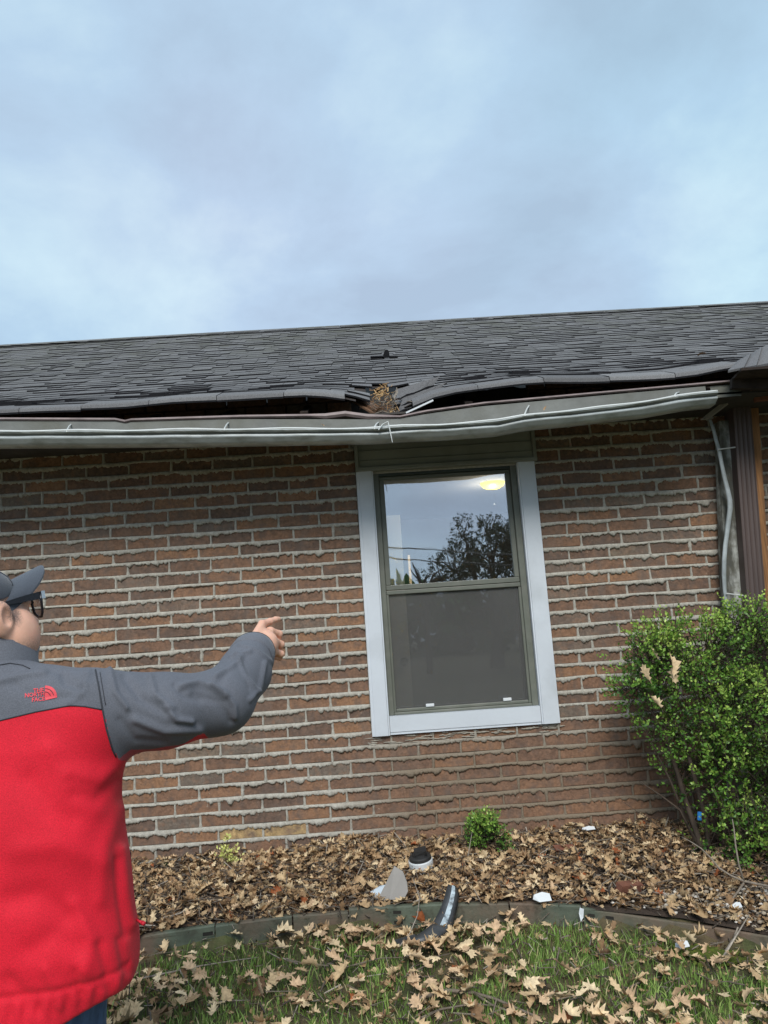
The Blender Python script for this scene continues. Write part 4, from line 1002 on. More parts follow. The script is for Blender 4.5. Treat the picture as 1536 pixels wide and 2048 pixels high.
q.add([W(px, py, 3.12) - a0 for px, py in w0], [(0, 1, 2, 3)]); o = q.build('strip_foot', M['flash_dark'], t); s_ = o.modifiers.new('s', 'SOLIDIFY'); s_.thickness = .003
# roof vent cap
a0 = gpt(843, 1742) ; t = empty('vent_cap', a0, 'round white vent collar with a black rubber boot lying in the leaves', 'vent cap')
R_ = 23 / 1538 * a0.y; n = 24
q = MB(); P = []
for r_, z_ in ((.3, .034), (.96, .034), (1.0, .030), (1.0, .0), (.95, -.01)):
    P.append([(R_ * r_ * math.cos(2 * math.pi * i / n), R_ * r_ * math.sin(2 * math.pi * i / n), z_) for i in range(n + 1)])
q.grid(P); o = q.build('collar', M['white'], t, smooth=False)
q = MB(); P = []
for r_, z_ in ((.93, .0355), (.90, .046), (.80, .050), (.62, .052), (.60, .060), (.0, .062)):
    P.append([(R_ * r_ * math.cos(2 * math.pi * i / n), R_ * r_ * math.sin(2 * math.pi * i / n), z_) for i in range(n + 1)])
q.grid(P); q.build('rubber_boot', M['rubber'], t, smooth=False)
q = MB(); q.box((-.022, -.03, .062), (.03, .02, .078), jit=.003); q.build('boot_block', M['rubber'], t)
t.location.z += .028; t.location.y -= .03
t.rotation_euler = (rad(8), rad(-5), 0)
# white scraps
def flat_scrap(px, py, w_, h_, label, m_='white', rz=0., nm='plastic_scrap'):
    c = gpt(px, py, .04); q = MB(); pts = [(-w_, -h_ * .6), (-w_ * .3, -h_), (w_, -h_ * .8), (w_ * .9, h_ * .7), (w_ * .1, h_), (-w_ * .8, h_ * .5)]
    q.add([(x, y, .006 * math.sin(x * 90)) for x, y in pts], [tuple(range(6))]); o = q.build(nm, M[m_]); o.location = c + Vector((0, -.01, .012)); o.rotation_euler = (rad(38), rad(4), rz)
    s_ = o.modifiers.new('s', 'SOLIDIFY'); s_.thickness = .003; return tag(o, label, 'scrap')
flat_scrap(1083, 1798, .038, .020, 'crumpled white scrap resting on leaves just behind the border')
flat_scrap(1176, 1660, .033, .010, 'small white plastic piece at the wall under the missing mortar')
flat_scrap(1362, 1893, .026, .014, 'white scrap on the lawn left of the moss patch')
flat_scrap(1472, 1815, .017, .013, 'white chip on the gravel at the right')
c = gpt(1258, 1775, .03); q = MB(); q.box((-.055, -.02, -.01), (.055, .02, .02), jit=.006); o = q.build('brick_fragment', M['brick_red']); o.location = c; o.rotation_euler = (.3, .1, .35); tag(o, 'broken red brick fragment lying in the leaves before the shrub', 'brick')
c = gpt(1128, 1698, .03); q = MB(); q.box((-.05, -.015, -.004), (.05, .015, .012), jit=.006); o = q.build('brick_fragment', M['brick_red']); o.location = c; o.rotation_euler = (.4, .0, .2); tag(o, 'dark red chip half buried in leaves right of the small round shrub', 'brick')

# ------------------------------------------------------------------ plants
def leaf_cluster(V, F, T, base, d, n, l, size, tone, rs):
    "a twig of small oval leaves, two triangles pairs each"
    d = d / np.linalg.norm(d); s0 = np.cross(d, [0, 0, 1.]); s0 = s0 / (np.linalg.norm(s0) + 1e-6); u0 = np.cross(s0, d)
    for k in range(n):
        f = (k + 1) / n; a = k * 2.4 + rs.uniform(-.5, .5)
        p = base + d * l * f
        o = (s0 * math.cos(a) + u0 * math.sin(a)) * .9 + d * rs.uniform(.3, 1.1) + np.array([0, 0, .25]); o /= np.linalg.norm(o)
        w = np.cross(o, rs.normal(0, 1, 3)); w /= np.linalg.norm(w) + 1e-6
        nn = np.cross(o, w); sz = size * rs.uniform(.7, 1.25) * (1 - .25 * f)
        b = len(V)
        V.extend([p, p + o * sz * .5 + w * sz * .32 + nn * sz * .08, p + o * sz, p + o * sz * .5 - w * sz * .32 + nn * sz * .08])
        F.extend([(b, b + 1, b + 2), (b, b + 2, b + 3)]); tt = float(np.clip(tone + .22 * f + rs.normal(0, .1), 0, 1)); T.extend([tt, tt])
def shrub(name, blobs, nt_, lsize, label, stems, root, tipbias=.5, cat='shrub', shell=.55, tl=.06, nleaf=7, tone0=.45):
    t = empty(name, root, label, cat); r0 = np.array(root); V = []; F = []; T = []; q = MB()
    wts = np.array([b[3] * b[4] * b[5] for b in blobs]) ** .67; wts /= wts.sum()
    for i in range(nt_):
        b = blobs[rs.choice(len(blobs), p=wts)]; u = rs.normal(0, 1, 3); u /= np.linalg.norm(u); rr = 1 - shell * rs.rand() ** 1.6
        p = np.array(b[:3]) + u * rr * np.array(b[3:6]); 
        if fb(p[0] * 7, p[1] * 7, p[2] * 7 + 3, 2) < -.12 - .2 * rs.rand() - (b[6] if len(b) > 6 else 0): continue
        if p[1] > YW - .03 and name != 'round_shrub': p[1] = YW - .03 - rs.rand() * .05
        d = u + np.array([0, -.1, .8 * tipbias]) + rs.normal(0, .35, 3)
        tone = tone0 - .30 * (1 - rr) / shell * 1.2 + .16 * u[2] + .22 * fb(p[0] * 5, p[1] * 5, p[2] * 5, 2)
        leaf_cluster(V, F, T, p - r0, d, nleaf, tl * rs.uniform(.7, 1.4), lsize, tone, rs)
        dd = d / np.linalg.norm(d)
        if rs.rand() < .6:
            e_ = p - r0; q.tube([Vector(e_ - dd * tl * 1.5), Vector(e_), Vector(e_ + dd * tl)], [.0022, .0016, .0008], 3)
    o = link('foliage', np_mesh('foliage', V, F, T), t, M['shrub'])
    for s_ in stems:
        P = [W(*a[:3]) - Vector(root) for a in s_]; q.tube(P, [a[3] for a in s_], 7)
    q.build('stems', M['bark'], t, smooth=True); return t
BY = 3.70
def bl(px, py, rx, ry, dy=.0, dep=.2, sp=0.):
    c = W(px, py, BY + dy); return (c.x, c.y, c.z, rx / 1538 * BY, dep, ry / 1538 * BY, sp)
root = W(1425, 1745, BY); root.z = ground(root.x, BY)
blobs = [bl(1320, 1335, 84, 72), bl(1410, 1310, 90, 70, -.05, .25), bl(1500, 1290, 85, 62, -.05, .28), bl(1600, 1330, 110, 90, 0, .28),
 bl(1430, 1420, 90, 90, -.1, .25), bl(1530, 1440, 110, 110, -.1, .3), bl(1335, 1420, 66, 66, 0, .18, -.22), bl(1390, 1520, 66, 76, 0, .18, -.26), bl(1480, 1560, 90, 110, -.08, .25, -.02), bl(1590, 1570, 100, 120, -.05, .3),
 bl(1368, 1560, 40, 60, .02, .12, -.4), bl(1440, 1660, 56, 56, 0, .16, -.3), bl(1540, 1680, 80, 70, -.1, .2, -.05), bl(1290, 1305, 66, 46, 0, .15, .05), bl(1262, 1370, 44, 40, 0, .13, .05), bl(1340, 1265, 60, 34, 0, .15), bl(1490, 1240, 50, 34, -.05, .15), bl(1620, 1700, 90, 80, 0, .2)]
stems = [[(1420, 1760, BY, .016), (1402, 1690, BY, .014), (1370, 1600, BY, .012), (1335, 1480, BY, .009), (1290, 1400, BY, .004)],
 [(1422, 1760, BY, .014), (1412, 1640, BY, .012), (1385, 1540, BY - .05, .010), (1350, 1420, BY, .008), (1330, 1300, BY, .003)],
 [(1425, 1760, BY + .05, .013), (1430, 1640, BY + .05, .012), (1420, 1520, BY, .01), (1430, 1380, BY, .007), (1420, 1260, BY, .003)],
 [(1432, 1760, BY, .014), (1452, 1650, BY + .05, .012), (1480, 1500, BY, .01), (1500, 1350, BY, .007), (1495, 1230, BY, .003)],
 [(1440, 1760, BY - .05, .012), (1500, 1640, BY, .01), (1550, 1500, BY, .008), (1580, 1350, BY, .005)],
 [(1400, 1700, BY, .008), (1360, 1620, BY, .006), (1320, 1590, BY, .004), (1275, 1560, BY, .0015)],
 [(1375, 1650, BY, .007), (1340, 1560, BY, .005), (1310, 1500, BY, .003), (1280, 1440, BY, .001)],
 [(1360, 1470, BY, .006), (1290, 1440, BY, .003), (1262, 1410, BY, .001)],
 [(1330, 1300, BY, .004), (1270, 1278, BY, .002), (1230, 1284, BY, .001)], [(1350, 1300, BY, .004), (1352, 1240, BY, .002), (1346, 1205, BY, .0008)],
 [(1290, 1700, BY, .002), (1350, 1720, BY, .003), (1410, 1745, BY, .004)], [(1243, 1602, 3.9, .0012), (1300, 1640, 3.85, .002), (1380, 1700, 3.8, .003)]]
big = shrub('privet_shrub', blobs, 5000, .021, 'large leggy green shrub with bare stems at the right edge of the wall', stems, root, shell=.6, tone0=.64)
for (px, py, sz, rx, ry, rz, lb) in [(1345, 1330, .11, 1.35, .2, .4, 'long tan leaf lodged upright in the top of the shrub'), (1350, 1350, .085, 1.5, 0., 3.0, 'pale star shaped oak leaf hanging in the shrub, rightmost of the hanging ones'),
 (1292, 1345, .085, 1.4, .3, 2.6, 'tan curled leaf hanging at the left side of the shrub'), (1308, 1308, .075, 1.2, .5, 1.2, 'folded pale leaf lying in the crown above the curled one'), (1313, 1405, .07, 1.3, .6, 2., 'small narrow leaf stuck low among the bare stems')]:
    P = leaf_verts(sz, np.eye(3), np.zeros(3), rs, 1.); o = link('caught_leaf', np_mesh('caught_leaf', P, LF, [.82] * len(LF)), None, M['leaf_dry'])
    o.location = W(px, py, 3.42); o.rotation_euler = (rx, ry, rz); tag(o, lb, 'leaf')
root = W(957, 1735, 3.85); root.z = ground(root.x, 3.85)
def b2(px, py, rx, ry, dep=.12): c = W(px, py, 3.85); return (c.x, c.y, c.z, rx / 1538 * 3.85, dep, ry / 1538 * 3.85, -.5)
shrub('round_shrub', [b2(955, 1686, 52, 42), b2(924, 1676, 30, 30), b2(986, 1668, 32, 34), b2(955, 1715, 36, 26), b2(958, 1650, 30, 24)], 1300, .014, 'small rounded bright green shrub against the wall under the window', [[(957, 1735, 3.85, .005), (956, 1700, 3.85, .003)]], root, shell=.75, tl=.035, nleaf=9, tone0=.56)
o = MB(); o.tube([W(932, 1735, 3.72), W(938, 1700, 3.72), W(945, 1660, 3.74)], [.002, .0018, .001], 5, tone=.9); o = o.build('dry_stalk', M['twig']); tag(o, 'single dry pale stalk standing in front of the small round shrub', 'stalk')
# variegated sprig
root = W(452, 1735, 3.85); root.z = ground(root.x, 3.85); t = empty('variegated_sprig', root, 'yellow and green variegated sprig growing out of the leaves by the wall', 'plant')
V = []; F = []; T = []
for (px, py, n_, r_) in [(455, 1680, 10, .013), (450, 1700, 12, .018), (462, 1703, 14, .02), (452, 1712, 12, .02), (440, 1705, 8, .02), (468, 1716, 10, .02), (474, 1726, 8, .02), (458, 1722, 10, .02)]:
    for k in range(n_):
        p = np.array(W(px, py, 3.85)) - np.array(root) + rs.normal(0, r_ * .5, 3); leaf_cluster(V, F, T, p, rs.normal(0, 1, 3) + [0, -.2, .6], 2, .012, .022, .45 + .4 * rs.rand(), rs)
link('foliage', np_mesh('foliage', V, F, T), t, M['varieg'])
q = MB(); q.tube([W(455, 1680, 3.85) - root, W(450, 1705, 3.85) - root, W(452, 1740, 3.85) - root], .002, 5); q.tube([W(448, 1720, 3.84) - root, W(440, 1760, 3.8) - root], .002, 5); q.build('stem', M['bark'], t)
# dark green ivy-like leaf in the hollow
root = gpt(415, 1790); t = empty('green_leaf_plant', root, 'dark green lobed leaf in the hollow under the variegated sprig', 'plant')
for (px, py, sz, rz) in [(412, 1772, .10, .3), (438, 1768, .06, -1.)]:
    P = leaf_verts(sz, np.eye(3), np.zeros(3), rs, .3); P[:, 0] *= 1.5; o = link('leaf', np_mesh('leaf', P, LF), t, M['maple']); o.location = W(px, py, 3.70) - root; o.rotation_euler = (1.1, 0, rz)
q = MB(); q.tube([Vector((0, 0, 0)), W(412, 1772, 3.71) - root], .002, 5); q.build('stalk', M['bark'], t)
c = gpt(332, 1730); P = leaf_verts(.05, np.eye(3), np.zeros(3), rs, .3); o = link('weed_leaf', np_mesh('weed_leaf', P, LF), None, M['shrub']); o.location = W(331, 1728, 3.98); o.rotation_euler = (1.2, 0, 1.); tag(o, 'small green weed leaf against the wall near the red jacket', 'leaf')
c = W(1399, 1632, 3.62); q = MB(); q.box((-.008, -.004, -.018), (.008, .004, .018)); o = q.build('blue_tag', M['blue']); o.location = c; o.rotation_euler = (0, .2, .3); tag(o, 'small bright blue tag hanging among the lower shrub stems', 'tag')

# ------------------------------------------------------------------ debris on the roof
def roofpt(px, py, lift=0.):
    d = CF + CR * ((px - 768) / 1538) - CU * ((py - 1024) / 1538)
    for Y in np.arange(YE, 8.4, .01):
        t = Y / d.y
        if CZ + d.z * t <= surf(d.x * t, Y - YE).z + .012 + lift: return Vector((d.x * t, Y, CZ + d.z * t))
    return Vector((0, 4, 3))
c = roofpt(770, 716); t = empty('lifted_flap', c, 'torn black shingle flap standing up on the roof above the hole', 'shingle flap')
q = MB(); sc = c.y / 1538
q.add([(-12 * sc * .5, 0, 0), (10 * sc, 0, .0), (9 * sc, -.02, 14 * sc * .9), (5 * sc, -.02, 17 * sc), (0, -.02, 14 * sc)], [(0, 1, 2, 3, 4)]); o = q.build('flap', M['shingle_edge'], t); s_ = o.modifiers.new('s', 'SOLIDIFY'); s_.thickness = .006
q = MB(); q.box((-30 * sc, -.03, -.004), (-2 * sc, .06, .012), jit=.006); q.box((10 * sc, -.02, -.004), (26 * sc, .05, .006), jit=.004); q.build('torn_patch', M['shingle_edge'], t)
# splinters in the hole
c = W(768, 800, 3.72); t = empty('splintered_wood', c, 'pile of splintered yellow wood and twigs jammed in the hole at the eave', 'debris')
def cl(px, py, Y): return W(px, py, Y) - c
for i in range(110):
    a = rnd.random()
    if a < .55: px, py, tn = rnd.gauss(762, 11), rnd.gauss(787, 8), rnd.uniform(.6, 1)
    elif a < .72: px, py, tn = rnd.gauss(786, 5), rnd.gauss(820, 5), rnd.uniform(.6, 1)
    else: px, py, tn = rnd.gauss(770, 18), rnd.gauss(815, 9), rnd.uniform(0, .4)
    Y = 3.72 + (830 - py) / 60 * .12 + rnd.uniform(-.03, .03); L_ = rnd.uniform(.012, .040); d = Vector((rnd.gauss(0, 1), rnd.gauss(0, .5), rnd.gauss(0, .7))).normalized() * L_
    q = MB(); p = cl(px, py, Y); w_ = rnd.uniform(.002, .007); q.bar(p - d * .5, p + d * .5, w_, w_ * .5, mat=0, tone=tn); q.build('splinter', M['splinter'], t)
for i in range(26):
    px, py = rnd.gauss(778, 16), rnd.gauss(812, 12); Y = 3.68 + rnd.uniform(-.03, .05); p = cl(px, py, Y); P = [p]
    d = Vector((rnd.gauss(0, 1), -.1, rnd.gauss(0, .9))).normalized()
    for k in range(4): d = (d + Vector((rnd.gauss(0, .35), 0, rnd.gauss(0, .35)))).normalized(); P.append(P[-1] + d * .014)
    q = MB(); q.tube(P, [.0022, .002, .0018, .0014, .001], 4, tone=rnd.uniform(.1, .9)); q.build('small_twig', M['twig'], t)
for (l, tn) in [([(788, 797), (795, 785), (793, 775)], .9), ([(790, 800), (788, 793), (795, 780)], .8), ([(748, 828), (765, 822), (778, 826)], .6)]:
    q = MB(); q.tube([cl(a, b, 3.66) for a, b in l], .0025, 5, tone=tn); q.build('small_twig', M['twig'], t)
q = MB()
for (a, b) in [((705, 800), (752, 828)), ((720, 800), (757, 822)), ((735, 806), (762, 818))]:
    q.bar(cl(a[0], a[1], 3.95), cl(b[0], b[1], 3.72), .035, .010, tone=.12)
q.build('snapped_board', M['splinter'], t)
# hanging wire and small things in the gutter
q = MB(); q.tube([W(757, 860, 3.50), W(765, 849, 3.50), W(776, 843, 3.495), W(778, 852, 3.49), W(781, 866, 3.49), W(785, 885, 3.485)], [.0028] * 5 + [.0015], 5); o = q.build('hanging_wire', M['wire']); tag(o, 'bent pale wire hooked over the gutter lip and hanging in front of the head panel', 'wire')
for (px, py, lb) in [(645, 853, 'tuft of dry leaf bits caught in the gutter left of the hole'), (1090, 820, 'small brown leaf standing in the gutter above the window')]:
    P = leaf_verts(.03, rotm(rs, 1.), np.zeros(3), rs, 1.); o = link('gutter_leaf', np_mesh('gutter_leaf', P, LF, [.5] * len(LF)), None, M['leaf_dry']); o.location = W(px, py - 3, 3.55); tag(o, lb, 'leaf')
P = leaf_verts(.07, rotm(rs, 1.), np.zeros(3), rs, 1.); o = link('roof_leaf', np_mesh('roof_leaf', P, LF, [.3] * len(LF)), None, M['leaf_dry']); o.location = roofpt(1402, 716) + Vector((0, -.02, .02)); tag(o, 'dark crumpled leaf lying on the shingles near the right end of the roof', 'leaf')

# ------------------------------------------------------------------ what the window mirrors: tree, wires, far hedge behind the camera
def big_tree(name, root, crown, n, label, trunk_h, lsize=.16, nlim=9):
    t = empty(name, root, label, 'tree'); V = []; F = []; T = []; q = MB(); r0 = np.array(root)
    q.tube([Vector((0, 0, 0)), Vector((.1, 0, trunk_h * .5)), Vector((0, .1, trunk_h))], [.3, .22, .16], 8)
    for b in crown:
        e_ = Vector(b[:3]) - Vector(root); q.tube([Vector((0, .1, trunk_h * .8)), e_ * .6 + Vector((0, 0, -.2)), e_ + Vector((0, 0, b[5] * .6))], [.12, .07, .02], 5)
        for k in range(nlim):
            u = Vector((rnd.gauss(0, 1), rnd.gauss(0, 1), rnd.gauss(0, 1))).normalized(); q.tube([e_ - Vector((0, 0, b[5] * .5)), e_ + Vector((u.x * b[3], u.y * b[4], u.z * b[5])) * 1.0], [.05, .01], 4)
    wt = np.array([b[3] * b[5] for b in crown]); wt /= wt.sum()
    for i in range(n):
        b = crown[rs.choice(len(crown), p=wt)]; u = rs.normal(0, 1, 3); u /= np.linalg.norm(u); p = np.array(b[:3]) + u * (1 - .6 * rs.rand()) * np.array(b[3:6])
        if fb(p[0] * .9, p[1] * .9, p[2] * .9, 2) < -.1: continue
        leaf_cluster(V, F, T, p - r0, u + rs.normal(0, .5, 3), 5, .35, lsize, .3, rs)
    q.build('trunk', M['bark'], t, smooth=True); link('crown', np_mesh('crown', V, F, T), t, M['tree_leaf']); return t
TY = -22.
def cb_(px, py, rpx, rpy):
    c = Wm(px, py, TY); s_ = (4.1 + 26) / 1538; return (c.x, c.y, c.z, rpx * s_, 2., rpy * s_)
crown = [cb_(905, 1130, 34, 34), cb_(940, 1105, 40, 40), cb_(925, 1062, 16, 20), cb_(985, 1105, 45, 45), cb_(975, 1060, 16, 20), cb_(1015, 1075, 30, 32), cb_(880, 1150, 30, 20), cb_(1050, 1110, 60, 60), cb_(1100, 1120, 60, 70), cb_(950, 1160, 80, 26)]
r_ = Wm(985, 1200, TY); r_.z = -.1
big_tree('bushy_tree', r_, crown, 2900, 'bushy tree behind the viewer, mirrored in the upper window pane', 3.)
r_ = Wm(850, 1200, TY + 2); r_.z = -.1
t = empty('bare_tree', r_, 'nearly bare young tree behind the viewer left of the bushy one, mirrored in the glass', 'tree'); q = MB()
tip0 = Wm(850, 1170, TY + 2) - r_
for i in range(16):
    e_ = Wm(rnd.uniform(815, 900), rnd.uniform(1120, 1165), TY + 2) - r_; q.tube([tip0 * .8, tip0.lerp(e_, .5) + Vector((rnd.gauss(0, .1), 0, 0)), e_], [.05, .035, .012], 4)
q.tube([Vector((0, 0, 0)), tip0 * .8], [.12, .08], 6); q.build('trunk', M['bark'], t)
V = []; F = []; T = []
for i in range(520):
    x = rs.uniform(-60, 60); z = rs.uniform(0, 2.6) * (1 + .3 * math.sin(x * .4)); leaf_cluster(V, F, T, np.array([x, -46 + rs.normal(0, .6), z]), rs.normal(0, 1, 3), 14, 2.2, 1.6, .25, rs)
o = link('far_hedge', np_mesh('far_hedge', V, F, T), None, M['shrub']); tag(o, 'long dark hedge far behind the viewer', 'hedge', kind='stuff')
for i, (x, lb) in enumerate([(-14, 'utility pole behind the viewer to the left'), (24, 'utility pole behind the viewer to the right')]):
    q = MB(); q.tube([(0, 0, -.2), (0, 0, 6.2)], [.14, .10], 8); q.box((-.05, -.9, 5.55), (.05, .9, 5.67)); o = q.build('utility_pole', M['bark']); o.location = (x, -14, 0); tag(o, lb, 'pole', 'utility poles')
for i, ((a, b), (c_, d_), lb) in enumerate([((778, 1094), (1024, 1110), 'upper power line behind the viewer, mirrored in the pane'), ((780, 1116), (1027, 1132), 'lower power line behind the viewer, mirrored in the pane')]):
    A = Wm(a, b, -14); B = Wm(c_, d_, -14); f = lambda x: A.z + (B.z - A.z) * (x - A.x) / (B.x - A.x)
    q = MB(); q.tube([(x, -14, f(A.x) + (f(B.x) - f(A.x)) * (x - A.x) / (B.x - A.x) + 0 * x) for x in (-14, -6, -2, A.x, (A.x + B.x) / 2, B.x, 8, 14, 24)], .022, 5); o = q.build('power_line', M['rubber']); tag(o, lb, 'cable', 'power lines')
#PART3
# ------------------------------------------------------------------ the man in the red and grey jacket
def surface_nets(f, lo, hi, h):
    lo = np.array(lo, float); n = np.ceil((np.array(hi) - lo) / h).astype(int) + 1
    ax = [lo[i] + h * np.arange(n[i]) for i in range(3)]
    X, Y, Z = np.meshgrid(*ax, indexing='ij'); D = f(X.astype(np.float32), Y.astype(np.float32), Z.astype(np.float32))
    s = D < 0; cn = tuple(k - 1 for k in n)
    acc = np.zeros(cn + (3,), np.float32); cnt = np.zeros(cn, np.float32)
    offs = [(a, b, c) for a in (0, 1) for b in (0, 1) for c in (0, 1)]
    sl = lambda o: tuple(slice(o[i], o[i] + cn[i]) for i in range(3))
    for o1 in offs:
        for a in range(3):
            if o1[a]: continue
            o2 = list(o1); o2[a] = 1
            d1 = D[sl(o1)]; d2 = D[sl(o2)]; ch = (d1 < 0) != (d2 < 0)
            t = np.where(ch, d1 / np.where(ch, d1 - d2, 1), 0)
            for i in range(3): acc[..., i] += np.where(ch, o1[i] + (t if i == a else 0), 0)
            cnt += ch
    act = cnt > 0; idx = -np.ones(cn, int); idx[act] = np.arange(act.sum())
    I = np.argwhere(act); V = (I + acc[act] / cnt[act][:, None]) * h + lo
    Fs = []
    for a in range(3):
        b, c = (a + 1) % 3, (a + 2) % 3
        sA = [slice(1, cn[i]) for i in range(3)]; sA[a] = slice(0, cn[a]); s1 = s[tuple(sA)]
        sB = list(sA); sB[a] = slice(1, cn[a] + 1); s2 = s[tuple(sB)]
        E_ = np.argwhere(s1 != s2)
        if len(E_) == 0: continue
        E_[:, b] += 1; E_[:, c] += 1
        fl = s1[s1 != s2]
        def at(db, dc):
            q = E_.copy(); q[:, b] -= db; q[:, c] -= dc; return idx[q[:, 0], q[:, 1], q[:, 2]]
        q = np.stack([at(0, 0), at(1, 0), at(1, 1), at(0, 1)], 1); q[~fl] = q[~fl][:, ::-1]; Fs.append(q)
    return V, np.concatenate(Fs)
def smin(a, b, k): h = np.clip(.5 + .5 * (b - a) / k, 0, 1); return b + (a - b) * h - k * h * (1 - h)
def cap_(X, Y, Z, a, b, ra, rb):
    ba = np.array(b) - np.array(a); px, py, pz = X - a[0], Y - a[1], Z - a[2]
    t = np.clip((px * ba[0] + py * ba[1] + pz * ba[2]) / ba.dot(ba), 0, 1)
    return np.sqrt((px - t * ba[0]) ** 2 + (py - t * ba[1]) ** 2 + (pz - t * ba[2]) ** 2) - (ra + (rb - ra) * t)
def ell(X, Y, Z, c, r, A=None):
    x, y, z = X - c[0], Y - c[1], Z - c[2]
    if A is not None: x, y, z = (x * A[0][0] + y * A[0][1] + z * A[0][2], x * A[1][0] + y * A[1][1] + z * A[1][2], x * A[2][0] + y * A[2][1] + z * A[2][2])
    k0 = np.sqrt((x / r[0]) ** 2 + (y / r[1]) ** 2 + (z / r[2]) ** 2); k1 = np.sqrt((x / r[0] ** 2) ** 2 + (y / r[1] ** 2) ** 2 + (z / r[2] ** 2) ** 2) + 1e-9
    return k0 * (k0 - 1) / k1

PY = 1.80
Sh = W(196, 1428, 1.80); Um = W(330, 1420, 1.86); El = W(440, 1404, 1.93); Fm = W(489, 1345, 2.05); Wr = W(508, 1302, 2.125); Wr0 = W(511, 1295, 2.14)
ctr_x = lin([0, 3], [W(30, 2048, PY).x, W(15, 1300, PY).x])
tz = []; ta = []
for py_, px_ in [(1330, 150), (1365, 196), (1420, 226), (1520, 236), (1600, 240), (1720, 251), (1800, 261), (1870, 270), (1935, 270), (1965, 262), (2048, 250)]:
    p = W(px_, py_, PY); tz.append(p.z); ta.append(p.x)
tz = np.array(tz)[::-1]; ta = np.array(ta)[::-1]
cxz = lambda z: W(15, 1400, PY).x + 0 * z
CX = W(12, 1400, PY).x
hemz = W(262, 1958, PY).z
ztop = W(120, 1352, PY).z
def torso(X, Y, Z, grow=0.):
    a = np.interp(Z, tz, ta) - CX + grow; b = np.interp(Z, [hemz - .1, hemz + .1, hemz + .35, ztop - .15, ztop], [.150, .165, .150, .135, .09]) + grow
    yc = PY - .0 + .02 * (Z - ztop)
    x = np.abs(X - CX) / a; y = np.abs(Y - yc) / b
    r = (x ** 2.5 + y ** 2.5) ** (1 / 2.5); return (r - 1) * b * .93
def jacket_sdf(X, Y, Z):
    d = torso(X, Y, Z)
    top = Z - (ztop + .02 - .10 * np.clip(np.abs(X - CX) - .10, 0, 1) ** 1 - .35 * (Y - PY + .02) ** 2 * 6)
    k = .05; d = -smin(-d, -top, k)
    hem = (hemz - .05 * np.clip((CX + .25 - X) / .16, 0, 1) * (Y < PY + .05)) - Z; d = np.maximum(d, hem)
    nb = cap_(X, Y, Z, W(-22, 1360, 1.80), W(-22, 1338, 1.80), .092, .080); d = smin(d, nb, .05)
    tr = cap_(X, Y, Z, W(-20, 1385, 1.78), W(165, 1404, 1.80), .070, .062); d = smin(d, tr, .05)
    a = cap_(X, Y, Z, Sh, Um, .094, .088); a = smin(a, cap_(X, Y, Z, Um, El, .088, .074), .02)
    fo = cap_(X, Y, Z, El, Fm, .076, .065); fo = smin(fo, cap_(X, Y, Z, Fm, Wr, .065, .054), .02); a = smin(a, fo, .03)
    d = smin(d, a, .035)
    # far arm, hanging
    S2 = (2 * CX - Sh.x + .01, PY, ztop - .10); E2 = (2 * CX - Sh.x - .05, PY + .02, ztop - .38); W2 = (2 * CX - Sh.x - .02, PY + .12, ztop - .60)
    l = smin(cap_(X, Y, Z, S2, E2, .088, .072), cap_(X, Y, Z, E2, W2, .070, .055), .02); d = smin(d, l, .03)
    wd_ = (Wr - Fm).normalized(); e_ = (X - Wr.x) * wd_.x + (Y - Wr.y) * wd_.y + (Z - Wr.z) * wd_.z - .004
    near = np.sqrt((X - Wr.x) ** 2 + (Y - Wr.y) ** 2 + (Z - Wr.z) ** 2) < .13
    d = np.where(near, np.maximum(d, e_), d)
    # broad soft creases of the cloth
    w_ = .0035 * np.sin(9 * X + 14 * Z + 3 * np.sin(6 * X)) * np.sin(5 * Z - 9 * X + 2) + .0022 * np.sin(31 * Z + 13 * X + 2 * np.sin(11 * X))
    return d + w_ * 1.1
Vj, Fj = surface_nets(jacket_sdf, (CX - .42, 1.52, hemz - .03), (Wr.x + .09, 2.26, ztop + .16), .0048)
